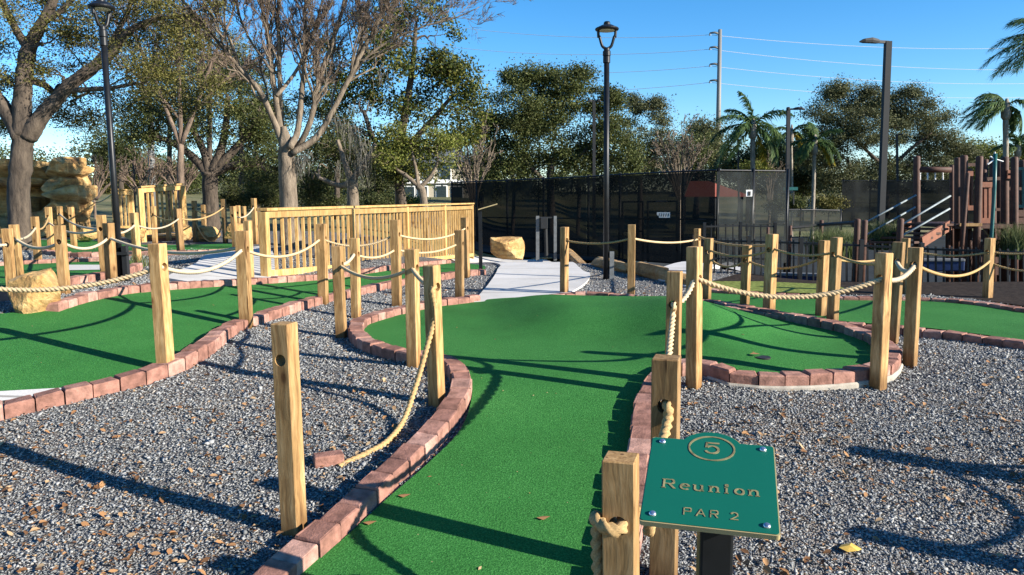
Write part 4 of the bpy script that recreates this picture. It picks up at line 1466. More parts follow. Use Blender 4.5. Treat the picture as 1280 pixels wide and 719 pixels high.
# ------------------------------------------------------------------ transmission pole and wires
Yp = 95.0
b = W(896.5, 240, Yp); t = W(900, 37, Yp)
root = thing('utility_pole', 'tall grey steel utility pole with four short arms behind the palms', 'utility pole', (b[0], b[1], float(T(b[0], b[1]))))
mb = MB(); mb.tube([[b[0], b[1], float(T(b[0], b[1]))-.5], t], [.36, .22], 14); mb.build('pole', M['galv'], root, smooth=True)
tips = []
for py in (41.5, 59.5, 80.5, 101):
    p = W(899.5, py+1, Yp)
    q = W(887.5, py, Yp)
    mb = MB(); mb.tube([p, (p+q)/2+[0, 0, .12], q], [.16, .13, .10], 8); mb.build('arm', M['grey'], root, smooth=True)
    mb = MB(); mb.tube([q, q+[-.05, 0, -.3]], [.09, .07], 8); mb.build('insulator', M['grey'], root)
    tips.append(q+[0, 0, -.2])
for q, (yl, yr), nm in zip(tips, ((26, 49), (53, 80), (79, 96), (105, 112)), ('top', 'second', 'third', 'lowest')):
    l = W(520, yl, Yp+14); r_ = W(1420, yr+2, Yp+22)
    P = np.vstack([hang(l, q, 1.1, 30), hang(q, r_, 1.4, 30)[1:]])
    mb = MB(); mb.tube(P, .027, 5)
    tag(mb.build('power_line', M['conductor'], base=q), {'top': 'power line at the top arm of the steel utility pole, highest in the sky', 'second': 'power line at the second arm of the steel utility pole',
        'third': 'power line at the third arm of the steel utility pole', 'lowest': 'power line at the lowest arm of the steel utility pole'}[nm], 'power line', 'power lines on the steel pole')


# ------------------------------------------------------------------ court fences with windscreen
def screen_fence(spec, label, m='screen', gate=None, rails=(.5,)):
    """spec: (px, top row, bottom row, distance) of each post"""
    pts = [(W(px, yb, Y*1.16), W(px, yt, Y*1.16)) for px, yt, yb, Y in spec]
    root = thing('court_fence', label, 'fence', pts[0][0], 'court fences with windscreens')
    for b_, t_ in pts:
        mb = MB(); mb.tube([b_-[0, 0, .3], [b_[0], b_[1], t_[2]+.06]], .038, 10); mb.build('fence_post', M['black'], root, smooth=True)
    mb = MB(); mb.tube([t_ for _, t_ in pts], .024, 8); mb.build('top_rail', M['black'], root)
    for k in rails:
        mb = MB(); mb.tube([b_*(1-k)+t_*k for b_, t_ in pts], .02, 8); mb.build('middle_rail', M['black'], root)
    for i in range(len(pts)-1):
        lo = .03
        (b0_, t0_), (b1_, t1_) = pts[i], pts[i+1]
        nx, nz = 14, 8
        V = []
        rr_ = np.random.default_rng(i+5)
        nr = np.cross(b1_-b0_, [0, 0, 1]); nr /= np.linalg.norm(nr)
        ph = rr_.uniform(0, 6, 4)
        for z_ in range(nz+1):
            for x_ in range(nx+1):
                u_, v_ = x_/nx, lo+(0.985-lo)*z_/nz
                p_ = (b0_*(1-u_)+b1_*u_)*(1-v_)+(t0_*(1-u_)+t1_*u_)*v_
                bul = .035*math.sin(PI*u_)*math.sin(5*u_+ph[0]+v_*2)+.02*math.sin(9*v_+ph[1]+4*u_)*math.sin(PI*u_)
                V.append(p_+nr*(bul+.05))
        i_ = np.arange((nx+1)*(nz+1)).reshape(nz+1, nx+1)
        Fq = np.stack([i_[:-1, :-1], i_[:-1, 1:], i_[1:, 1:], i_[1:, :-1]], -1).reshape(-1, 4)
        link_mesh('windscreen', np.array(V), Fq, M[m], root, smooth=True)
    return root, pts


root, pts = screen_fence([(566, 228.5, 314, 24.5), (597, 227, 316, 23.6), (634.5, 225.5, 318.5, 22.6), (679.5, 223.5, 321, 21.4), (735, 221, 325, 20.0), (774, 218.5, 327.5, 19.2), (852, 214.5, 333, 17.6), (895, 213, 336, 17.0)],
                  'long black windscreen fence of the court behind the path, with a gate', gate=5)
# gate between the 774 and 852 posts
g0, g1 = pts[5], pts[6]
mb = MB()
def gp(u, v): return (g0[0]*(1-u)+g1[0]*u)*(1-v)+(g0[1]*(1-u)+g1[1]*u)*v
for u in (.06, .40, .48, .93):
    mb.tube([gp(u, 0.02), gp(u, .70)], .03, 8)
for v in (.03, .36, .69):
    mb.tube([gp(.06, v), gp(.40, v)], .024, 8); mb.tube([gp(.48, v), gp(.93, v)], .024, 8)
mb.build('gate', M['black'], root)
mb = MB(); mb.bar(gp(.62, .545)-[0, .06, 0], gp(.82, .545)-[0, .06, 0], .012, .15)
sp = mb.build('gate_sign', M['white'], root)
mb = MB()
for k in (.645, .68, .715, .75, .785):
    mb.bar(gp(k, .528)-[0, .075, 0], gp(k+.012, .562)-[0, .075, 0], .012, .03)
mb.build('gate_lettering', M['ink'], sp)
root, pts2 = screen_fence([(895, 213, 336, 17.0), (938, 213.5, 334, 17.3), (981, 214, 332, 17.6)], 'pale see-through windscreen panel right of the court gate', 'palescreen', rails=(.45,))
mb = MB(); c = W(936.5, 241.5, 19.85); mb.box(c, (.16, .01, .17)); mb.build('notice', M['white'], root)
mb = MB(); mb.box(c-[0, .012, .01], (.07, .006, .11)); mb.build('notice_figure', M['ink'], root)
screen_fence([(1052, 226, 281, 36), (1086, 226, 281, 36), (1140, 226, 282, 35.5), (1195, 226, 283, 35), (1290, 224, 286, 34)], 'black windscreen fence of the far court behind the play structure')
screen_fence([(981, 262, 290, 30), (1000, 262, 290, 30.5), (1050, 263, 291, 31)], 'low grey windscreen below the short palm', 'palescreen', rails=())


# utility pedestals by the fence
root = thing('utility_pedestal', 'grey meter box on two posts in front of the windscreen fence', 'utility box', W(683, 318, 20.5))
mb = MB(); b_ = W(672, 321, 20.5); t_ = W(672, 270, 20.5); mb.bar(b_-[0, 0, .1], t_, .09, .09); mb.build('pedestal_post', M['grey'], root)
mb = MB(); b_ = W(694, 321, 20.5); t_ = W(694, 270, 20.5); mb.bar(b_-[0, 0, .1], t_, .08, .08); mb.build('pedestal_post', M['grey'], root)
mb = MB(); c = W(680, 279, 20.43); mb.box(c, (.19, .12, .30)); mb.build('meter_box', M['bronze'], root, bevel=.01)
mb = MB(); mb.tube([W(682, 284, 20.5), W(683, 321, 20.5)], .05, 10); mb.bar(W(672, 272, 20.5), W(694, 272, 20.5), .04, .04); mb.build('conduit', M['bronze'], root)


# ------------------------------------------------------------------ black picket fence
def picket(spec, label, gap=.087):
    P = [(W(px, yb, Y), W(px, yt, Y)) for px, yt, yb, Y in spec]
    root = thing('picket_fence', label, 'fence', P[0][0], 'black iron picket fences')
    pick = MB(); rails_ = {.14: MB(), .97: MB()}
    for i in range(len(P)-1):
        (b0_, t0_), (b1_, t1_) = P[i], P[i+1]
        n = max(2, int(np.linalg.norm((b1_-b0_)[:2])/gap))
        for k in range(n):
            u = k/n
            b_ = b0_*(1-u)+b1_*u; t_ = t0_*(1-u)+t1_*u
            pick.bar(b_+[0, 0, .06], t_+[0, 0, .02], .021, .021)
        for v in (.14, .97):
            rails_[v].bar(b0_*(1-v)+t0_*v, b1_*(1-v)+t1_*v, .03, .03)
    for b_, t_ in P:
        mb = MB(); mb.box(((b_+t_)/2)+[0, 0, .0], (.055, .055, t_[2]-b_[2]+.12)); mb.build('fence_post', M['black'], root)
    pick.build('picket_row', M['black'], root)
    for q in rails_.values(): q.build('fence_rail', M['black'], root)


picket([(868, 299, 358, 11.4), (935, 300, 361, 11.2), (1000, 302, 365, 11.0), (1075, 305, 371, 10.8), (1150, 309, 376, 10.6), (1230, 312, 381, 10.3), (1330, 316, 388, 10.0)], 'near black iron picket fence along the back right green')
picket([(880, 282, 330, 15.5), (925, 281, 330, 15.6), (968, 282, 331, 15.6)], 'farther black iron picket fence below the pale windscreen panel', .13)

# blue play edging seen through the pickets
root = thing('play_border', 'low blue play border behind the picket fence with pale caps', 'play border', W(980, 352, 13.5))
mb = MB(); mb.bar(W(955, 352, 13.5), W(1032, 354, 12.8), .12, .26); mb.build('border_panel', M['blue'], root, bevel=.02)
mb = MB(); mb.bar(W(955, 342, 13.5), W(1032, 344, 12.8), .16, .05); mb.build('border_cap', M['galv'], root, bevel=.01)
root = thing('play_border', 'low blue play border below the wooden play stairs', 'play border', W(1190, 330, 13.8))
mb = MB(); mb.bar(W(1148, 332, 14.0), W(1205, 332, 13.8), .12, .2); mb.build('border_panel', M['blue'], root, bevel=.02)
mb = MB(); mb.bar(W(1148, 325, 14.0), W(1205, 325, 13.8), .16, .05); mb.build('border_cap', M['galv'], root, bevel=.01)


# ------------------------------------------------------------------ playground
def playground():
    Y = 15.5
    root = thing('play_structure', 'brown log play structure with stairs, slatted panels and swing beam behind the picket fence', 'play structure', W(1200, 364, Y))
    def log(x0, yt, yb, wpx, dy=0.0, x1=None, name='log_post'):
        b_ = W(x1 if x1 is not None else x0, yb, Y+dy); t_ = W(x0, yt, Y+dy)
        r_ = wpx*(Y+dy)/F/2*1.12
        mb = MB()
        d_ = (t_-b_)/np.linalg.norm(t_-b_)
        mb.tube([b_, b_*.5+t_*.5, t_-d_*r_*.5, t_-d_*r_*.12, t_], [r_, r_*1.02, r_, r_*.85, r_*.35], 14)
        mb.build(name, M['log'], root, smooth=True)
    log(1146, 195, 368, 7.2, 1.6)
    log(1197, 197, 366, 7.0, .6); log(1205, 194, 368, 7.6, 0)
    log(1224.5, 195, 368, 7.4, -.1, 1218.5); log(1241, 197, 366, 7.0, 1.3)
    log(1256, 196, 366, 8.0, .3); log(1268, 196, 366, 7.5, .0)
    log(1212, 211, 262, 5.2, 1.5); log(1230, 212, 262, 5.2, 1.5)
    log(1210, 216, 352, 4.6, -.4, 1198.5, 'log_prop')
    log(1185, 282, 366, 5, .3); log(1238, 282, 366, 5, .5); log(1212, 284, 366, 5, .2)
    log(1300, 196, 366, 8, .3)
    for x, yt, w_, dy in ((1190, 206, 5, 1.9), (1232, 199, 5.5, 1.7), (1249, 200, 6, 1.6), (1278, 200, 7, 1.2), (1290, 205, 6, 1.7)):
        log(x, yt, 360, w_, dy)
    for x0, x1, yt, yb, dy in ((1196, 1222, 288, 330, 1.2), (1226, 1262, 286, 345, 1.3), (1263, 1300, 262, 300, .9)):
        mb = MB()
        for k in range(4):
            mb.bar(W(x0, yt+(yb-yt)*(k+.5)/4, Y+dy), W(x1, yt+(yb-yt)*(k+.5)/4, Y+dy), .04, (yb-yt)/4*.9*Y/F)
        mb.build('board_wall', M['log'], root)
    for p, q, h_ in (((1197, 206), (1224, 206), .07), ((1224, 224), (1256, 223), .07), ((1256, 236), (1290, 236), .06), ((1256, 305), (1300, 305), .08), ((1197, 330), (1240, 330), .07), ((1226, 262), (1258, 262), .06)):
        mb = MB(); mb.bar(W(*p, Y+.75), W(*q, Y+.75), .05, h_); mb.build('crossbeam', M['log'], root)
    # swing beam with chains
    mb = MB(); mb.tube([W(1146, 212, Y+1.6), W(1189, 212.5, Y+1.4)], .062, 12); mb.build('beam', M['log'], root, smooth=True)
    for x in (1150, 1159.5, 1169, 1178.5):
        mb = MB()
        for k in range(4):
            mb.lathe(W(x, 217+k*2.3, Y+1.55), [(.004, -.02), (.018, -.012), (.018, .012), (.004, .02)], 8)
        mb.build('chain', M['white'], root)
    # platform
    pl0 = W(1190, 282, Y); pl1 = W(1262, 282, Y)
    mb = MB()
    mb.box(((pl0[0]+pl1[0])/2, Y+.75, pl0[2]-.02), (pl1[0]-pl0[0], 1.7, .08)); mb.build('platform', M['log'], root)
    mb = MB(); mb.bar(W(1199, 281, Y-.15), W(1227, 281, Y-.15), .04, .06); mb.build('platform_edge', M['post'], root)
    # slatted panels
    def panel(x0, x1, yt, yb, n, dy):
        mb = MB()
        mb.bar(W(x0, yt+3, Y+dy), W(x1, yt+3, Y+dy), .035, 6.5*Y/F); mb.bar(W(x0, yb-2, Y+dy), W(x1, yb-2, Y+dy), .035, 6.5*Y/F)
        for k in range(n):
            x = x0+(x1-x0)*(k+.5)/n
            mb.bar(W(x, yb, Y+dy+.03), W(x, yt, Y+dy+.03), (x1-x0)/n*.62*Y/F, .03)
        mb.build('slat_panel', M['redplank'], root)
    panel(1223, 1240, 228, 278, 3, -.05)
    panel(1205, 1217, 214, 262, 3, 1.4)
    panel(1259, 1270, 213, 222, 1, .2)
    # stairs
    def board(p, q, h):
        mb = MB(); mb.bar(W(*p), W(*q), .05, h); mb.build('stringer', M['redplank'], root)
    board((1152, 303, Y-.6), (1188, 281, Y-.1), .21)
    board((1088, 305, Y+.7), (1142, 279, Y+1.2), .17)
    mb = MB()
    for k in range(5):
        u = k/4
        a_ = W(1090+u*45, 303-u*23, Y+.7+.4*u); b_ = W(1150+u*38, 303-u*22, Y-.6+.4*u)
        mb.bar(a_, b_, .26, .045)
    mb.build('stair_treads', M['log'], root)
    for p, q, dy in (((1084, 277), (1145, 244), 1.0), ((1084, 293), (1144, 259), 1.0), ((1129, 280), (1188, 245), -.35), ((1129, 294), (1187, 261), -.35)):
        mb = MB(); mb.tube([W(*p, Y+dy-.4), W(*q, Y+dy)], .020, 8); mb.build('handrail', M['steel'], root, smooth=True)
    # climbing pole and play panel
    mb = MB(); mb.tube([W(1244, 192, Y-.4), W(1243, 235, Y-.4), W(1239, 300, Y-.45), W(1237, 366, Y-.5)], .035, 12); mb.build('climbing_pole', M['teal'], root, smooth=True)
    mb = MB()
    q = W(1244, 199, Y-.4)
    for dx, dz in ((-.14, -.1), (.16, -.05), (-.02, .14), (-.1, .05)): mb.tube([q, q+[dx, 0, dz]], .014, 6)
    mb.build('cord_tie', M['white'], root)
    mb = MB()
    for k in range(5):
        mb.bar(W(1272+k*7, 258, Y+.4), W(1272+k*7, 210, Y+.4), .05, .03)
    mb.bar(W(1270, 211, Y+.4), W(1310, 211, Y+.4), .04, .06); mb.bar(W(1270, 258, Y+.4), W(1310, 258, Y+.4), .04, .06)
    mb.build('play_panel', M['teal'], root)


playground()
for i, (x, yt, wpx, Y, lbl) in enumerate(((1072, 273.5, 7.5, 12.5, 'dark log bollard at the foot of the play stairs, left one of a close pair'), (1081, 275, 7.5, 12.3, 'dark log bollard at the foot of the play stairs, right one of a close pair'),
                                        (1126, 273, 8.0, 13.0, 'dark log bollard carrying the near stair handrails'), (1027, 275, 5, 15, 'dark log bollard on the lawn edge left of the play stairs'), (988, 282, 4.5, 15, 'short dark log bollard just right of the pale windscreen'), (960, 284, 3.5, 15.4, 'short dark bollard in front of the pale windscreen'))):
    t_ = W(x, yt, Y); g = float(T(t_[0], t_[1]))
    r_ = wpx*Y/F/2
    mb = MB(); mb.tube([[t_[0], t_[1], g-.1], [t_[0], t_[1], t_[2]-r_*.5], [t_[0], t_[1], t_[2]-r_*.1], t_], [r_, r_, r_*.85, r_*.3], 14)
    tag(mb.build('log_bollard', M['log'], base=(t_[0], t_[1], g), smooth=True), lbl, 'bollard', 'log bollards round the playground')
root = thing('cable_rail', 'thin dark rail linking the log bollards left of the play stairs', 'rail', W(1000, 280, 14.5))
mb = MB(); mb.tube([W(988, 285, 15), W(1027, 281, 15), W(1072, 278, 12.5)], .03, 8); mb.build('rail_bar', M['bronze'], root)

# ------------------------------------------------------------------ buildings far behind
def building():
    Y = 62
    a_ = W(498, 262, Y); b_ = W(585, 262, Y)
    g = float(T((a_[0]+b_[0])/2, Y))-.3
    t_ = W(540, 204, Y)[2]
    root = thing('house', 'cream two storey house with dark windows glimpsed behind the trees', 'house', (a_[0], Y, g))
    mb = MB(); mb.box(((a_[0]+b_[0])/2, Y+3, (g+t_)/2), (b_[0]-a_[0], 6, t_-g)); mb.build('wall', M['cream'], root)
    mb = MB(); cx = (a_[0]+b_[0])/2; hw = (b_[0]-a_[0])/2+.4
    mb.add([(cx-hw, Y-.5, t_), (cx+hw, Y-.5, t_), (cx+hw, Y+6.5, t_), (cx-hw, Y+6.5, t_), (cx-hw*.6, Y+3, t_+1.5), (cx+hw*.6, Y+3, t_+1.5)], [(0, 1, 5, 4), (1, 2, 5), (2, 3, 4, 5), (3, 0, 4), (3, 2, 1, 0)])
    mb.build('roof', M['grey'], root)
    mb = MB(); c = W(540, 227, Y); mb.box((cx, Y-.1, c[2]), (b_[0]-a_[0]+.1, .25, .3)); mb.build('string_course', M['white'], root)
    for px, py in ((515, 217), (535, 217), (557, 217), (512, 241), (528, 241), (552, 240), (572, 241)):
        c = W(px, py, Y)
        mb = MB(); mb.box((c[0], Y-.02, c[2]), (.95, .1, 1.1)); wf = mb.build('window', M['white'], root)
        mb = MB(); mb.box((c[0], Y-.08, c[2]), (.78, .04, .94)); mb.build('pane', M['glass'], wf)


building()
# red-roofed shelter behind the windscreen
Y = 50
root = thing('shelter', 'low shelter with a red hipped roof seen through the windscreen', 'shelter', W(890, 262, Y))
A = W(846, 246, Y); B = W(936, 246, Y); zt_ = W(880, 226, Y)[2]
mb = MB()
mb.add([A+[0, -1, 0], B+[0, -1, 0], B+[0, 3, 0], A+[0, 3, 0], np.array([A[0]+.9, Y+1, zt_]), np.array([B[0]-2.4, Y+1, zt_])], [(0, 1, 5, 4), (1, 2, 5), (2, 3, 4, 5), (3, 0, 4), (3, 2, 1, 0)])
mb.build('roof', M['redroof'], root)
for x in (A[0]+.3, B[0]-.3, (A[0]+B[0])/2):
    mb = MB(); mb.box((x, Y-.8, (A[2]+float(T(x, Y)))/2-.2), (.2, .2, A[2]-float(T(x, Y))+.4)); mb.build('shelter_post', M['bronze'], root)
e = W(1017, 254, 44)
mb = MB(); mb.box(e, (.45, .4, .5)); tag(mb.build('utility_box', M['cream'], base=e, bevel=.02), 'cream utility box at the foot of the short palm', 'utility box')
root = thing('bench_shelter', 'small teal-topped sign stand beside the two-headed area light', 'sign', W(990, 262, 40))
mb = MB(); mb.box(W(987, 236, 40), (.75, .3, .16)); mb.build('sign_top', M['teal'], root)
mb = MB(); mb.bar(W(984, 256, 40), W(984, 238, 40), .06, .06); mb.bar(W(992, 256, 40), W(992, 238, 40), .06, .06); mb.build('sign_leg', M['bronze'], root)


# ------------------------------------------------------------------ vegetation
def leaf_cards(name, c, size, m, parent, seed=0, aspect=.5, up=0.0):
    r_ = np.random.default_rng(seed)
    n = len(c)
    d = r_.normal(size=(n, 3)); d[:, 2] = d[:, 2]*.8-.15; d /= np.linalg.norm(d, axis=1)[:, None]
    q = r_.normal(size=(n, 3)); q[:, 2] += up
    s = np.cross(d, q); s /= np.linalg.norm(s, axis=1)[:, None]+1e-9
    l = size*r_.uniform(.6, 1.3, n)[:, None]
    nn = np.cross(d, s)
    V = np.stack([c-d*l*.5, c+s*l*aspect*.5+nn*l*.08, c+d*l*.5, c-s*l*aspect*.5+nn*l*.08], 1).reshape(-1, 3)
    return link_mesh(name, V, np.arange(n*4).reshape(n, 4), m, parent)


def wiggle(a, b, amp, r_, n=7, sagup=0.0):
    t = np.linspace(0, 1, n)[:, None]
    a = np.asarray(a); b = np.asarray(b)
    P = a*(1-t)+b*t
    ln = np.linalg.norm(b-a)
    off = r_.normal(size=(n, 3))*amp*ln
    off[0] = 0; off[-1] = 0
    P = P+off
    P[:, 2] += sagup*ln*4*(t[:, 0]*(1-t[:, 0]))
    return P


def px_path(path, Y):
    """[(px, py, radius in px[, dy])] -> points, radii"""
    P = []; Rr = []
    for q in path:
        y = Y+(q[3] if len(q) > 3 else 0)
        P.append(W(q[0], q[1], y)); Rr.append(q[2]*y/F)
    return np.array(P), np.array(Rr)


def smooth_path(P, Rr, n=6):
    Q = catmull(np.column_stack([P, Rr]), n)
    return Q[:, :3], np.clip(Q[:, 3], .004, None)


def leafy(name, label, Y, trunks, blobs, lm='leaf_oak', size=.09, cr=.5, dens=2.2, lpc=110, bark='bark', limbs=None, seed=1, group=None, cat='tree', aspect=.5, fill=.55, twig=.016, hang_=0.0, lmul=2.3):
    r_ = np.random.default_rng(seed)
    P0, R0 = px_path(trunks[0], Y)
    g = float(T(P0[0][0], P0[0][1]))
    root = thing(name, label, cat, (P0[0][0], P0[0][1], g), group)
    wood_ = MB()
    nodes = []
    for i, tr in enumerate(trunks):
        P, Rr = px_path(tr, Y)
        if i == 0 or tr[0][1] > 240:
            P[0][2] = float(T(P[0][0], P[0][1]))-.25
        P, Rr = smooth_path(P, Rr)
        Rr = Rr*(1+r_.normal(size=len(Rr))*.03)
        if i == 0: Rr[:3] *= np.array([1.45, 1.25, 1.1])
        wood_.tube(P, Rr, 18, rough=.09)
        k0 = len(P)//2 if i == 0 else 0
        nodes += [(p, rr) for p, rr in zip(P[k0:], Rr[k0:])]
    cl = []
    for bi, bl in enumerate(blobs):
        y = Y+(bl[4] if len(bl) > 4 else r_.uniform(-.9, .9)*bl[2]*Y/F*.5)
        c = W(bl[0], bl[1], y)
        k = Y/F
        rad = np.array([bl[2]*k, bl[2]*k*.85, bl[3]*k])
        NP = np.array([q[0] for q in nodes])
        j = int(np.argmin(np.linalg.norm((NP-c)*[1, 1, 1.0], axis=1)+np.clip(NP[:, 2]-c[2], 0, None)*2))
        st = NP[j]; rr = min(nodes[j][1]*.7, .03+.03*np.linalg.norm(st-c))
        P = wiggle(st, c+[0, 0, rad[2]*.2], .05, r_, 8, .05)
        P, Rr = smooth_path(P, np.linspace(rr, max(.012, rr*.3), 8), 3)
        wood_.tube(P, Rr, 7)
        nl = [(p, rr_) for p, rr_ in zip(P[5:], Rr[5:])]
        n = max(4, int(dens*rad[0]*rad[2]/cr**2))
        d = r_.normal(size=(n, 3)); d /= np.linalg.norm(d, axis=1)[:, None]
        d *= r_.uniform(fill**3, 1.0, n)[:, None]**(1/3)*r_.uniform(.85, 1.12, n)[:, None]
        cc = c+d*rad
        LP = np.array([q[0] for q in nl])
        for q in cc:
            j = int(np.argmin(np.linalg.norm(LP-q, axis=1)))
            wood_.tube(wiggle(LP[j], q, .07, r_, 5, .04), np.linspace(min(twig*1.6, nl[j][1]*.8), twig*.4, 5), 4, cap=False)
        cl.append(cc)
        nodes += nl[::4]
    cl = np.vstack(cl)
    if Y < 30:
        for q in cl:
            for _ in range(4):
                d = r_.normal(size=3); d /= np.linalg.norm(d); d[2] *= .6
                wood_.tube(wiggle(q, q+d*cr*r_.uniform(.9, 1.9), .06, r_, 4), np.linspace(.006, .0025, 4), 3, cap=False)
    wood_.build('trunk', M[bark], root, smooth=True)
    sc_ = r_.uniform(.6, 1.35, len(cl))
    lpc = lpc*lmul*(1.8 if Y < 30 else 1.45)
    size = size*(.70 if Y < 30 else .80)
    num = (lpc*sc_).astype(int)
    idx = np.repeat(np.arange(len(cl)), num)
    off = r_.normal(size=(len(idx), 3))*np.array([1, 1, .62])*(cr*.52*sc_[idx])[:, None]
    pts_ = cl[idx]+off
    if hang_: pts_[:, 2] -= np.abs(r_.normal(size=len(idx)))*hang_
    leaf_cards('crown', pts_, size, M[lm], root, seed+1, aspect)
    return root


def bare(name, label, Y, trunks, limbs, seed=1, levels=3, bark='palebark', twigm=None, kids=(9, 7, 5), rmin=.006, lenf=.5, cat='tree', group=None, droop=0.0, ang=(.35, .8), upb=.35):
    r_ = np.random.default_rng(seed)
    P0, R0 = px_path(trunks[0], Y)
    g = float(T(P0[0][0], P0[0][1]))
    root = thing(name, label, cat, (P0[0][0], P0[0][1], g), group)
    wd = MB(); tw = MB()
    for i, tr in enumerate(trunks):
        P, Rr = px_path(tr, Y)
        if i == 0: P[0][2] = g-.25
        P, Rr = smooth_path(P, Rr)
        if i == 0: Rr[:3] *= np.array([1.4, 1.2, 1.08])
        wd.tube(P, Rr, 18, rough=.09)
    def spawn(P, Rr, lv):
        d = np.r_[0, np.cumsum(np.linalg.norm(np.diff(P, axis=0), axis=1))]
        ln = d[-1]
        for _ in range(kids[lv]):
            f_ = r_.uniform(.22, .98)
            j = min(len(P)-2, int(np.searchsorted(d, f_*ln)))
            t = P[j+1]-P[j]; t /= np.linalg.norm(t)
            q = r_.normal(size=3); q -= t*np.dot(q, t); q /= np.linalg.norm(q)
            a = r_.uniform(*ang)
            dr = t*math.cos(a)+q*math.sin(a)+np.array([0, 0, upb-droop*lv]); dr /= np.linalg.norm(dr)
            l2 = ln*lenf*r_.uniform(.45, 1.1)*(1.15-f_*.55)
            n = 6 if lv < 2 else 4
            E = P[j]+dr*l2
            B = wiggle(P[j], E, .045, r_, n, .04)
            r0 = max(rmin, Rr[j]*.45); r1 = max(rmin*.6, r0*.35)
            rr = np.linspace(r0, r1, n)
            (wd if lv == 0 else tw).tube(B, rr, 6 if lv == 0 else (4 if lv == 1 else 3), cap=False)
            if lv+1 < levels: spawn(B, rr, lv+1)
    for lb in limbs:
        P, Rr = px_path(lb, Y)
        P, Rr = smooth_path(P, Rr, 5)
        P = P+r_.normal(size=P.shape)*.012*np.linspace(0, 1, len(P))[:, None]*Y/14
        wd.tube(P, Rr, 10, rough=.08)
        spawn(P, Rr, 0)
    wd.build('trunk', M[bark], root, smooth=True)
    o = tw.build('twigs', M[twigm or bark], root)
    return root


def moss(root, spots, Y, seed):
    """hanging grey moss: (px, py, length px, count, spread px)"""
    r_ = np.random.default_rng(seed)
    k = Y/F
    for px, py, ln, n, sp in spots:
        V = []; Fc = []
        c = W(px, py, Y)
        for _ in range(n):
            p = c+r_.normal(size=3)*np.array([sp*k, sp*k, sp*k*.7])
            l = ln*k*r_.uniform(.35, 1.1)
            a = r_.uniform(0, PI); wv = np.array([math.cos(a), math.sin(a), 0])*.006
            o = len(V); m_ = 5
            q = p.copy()
            for i in range(m_+1):
                V.append(q-wv*(1-i/m_*.8)); V.append(q+wv*(1-i/m_*.8))
                q = q+np.array([r_.normal()*.02, r_.normal()*.02, -l/m_])
            for i in range(m_): Fc.append((o+2*i, o+2*i+1, o+2*i+3, o+2*i+2))
        link_mesh('hanging_moss', V, Fc, M['moss'], root)


# --- big live oak at far left, its limbs reaching over the top of the picture
leafy('live_oak', 'big rough-barked live oak at the left edge, limbs spreading over the lamp post', 13.2,
      [[(25, 292, 14), (24, 240, 12.5), (27, 190, 12), (30, 168, 11), (31, 150, 5)],
       [(29, 172, 12), (12, 145, 9), (-8, 115, 7), (-40, 70, 5), (-70, 20, 3)],
       [(30, 170, 12), (28, 130, 10.5), (30, 95, 9.5), (36, 62, 8.5), (52, 30, 6), (68, -5, 5), (78, -50, 3)],
       [(36, 62, 6), (22, 40, 4.5), (10, 18, 4), (-6, -20, 3)],
       [(34, 172, 11), (48, 150, 9.5), (66, 130, 8.5), (88, 106, 7.5), (114, 86, 7), (136, 70, 6), (160, 40, 4.5), (195, 24, 3), (240, 20, 2)],
       [(82, 113, 4), (110, 112, 3), (140, 110, 2.4), (172, 104, 1.8)],
       [(114, 86, 4), (140, 50, 3), (160, 14, 2.5), (170, -30, 2)],
       [(52, 30, 4), (80, 10, 3), (110, -20, 2.4), (150, -50, 2)]],
      [(-40, 60, 50, 45), (0, 90, 30, 25), (10, 20, 45, 30), (60, 60, 34, 28), (75, 95, 30, 22), (95, 30, 45, 30), (60, -10, 60, 25), (130, 20, 40, 30), (110, 120, 30, 18, 1.5), (150, 75, 40, 26),
       (190, 60, 45, 30), (190, 100, 40, 26, 1.5), (225, 90, 40, 30), (235, 55, 36, 30), (175, 5, 50, 30), (240, 10, 40, 25), (85, 150, 26, 12, 2), (60, 130, 20, 16, 1.5), (255, 115, 24, 20), (130, 145, 25, 14, 2.0), (150, 30, 45, 30, 1), (205, 35, 40, 28, 1), (180, -15, 50, 26), (90, 60, 40, 26, 1.5), (230, 130, 28, 20, 2), (-30, 120, 26, 20), (0, 160, 16, 14, 2)],
      'leaf_olive', .062, .30, 2.0, 75, 'bark', seed=3, fill=.2, twig=.009, lmul=3.2)
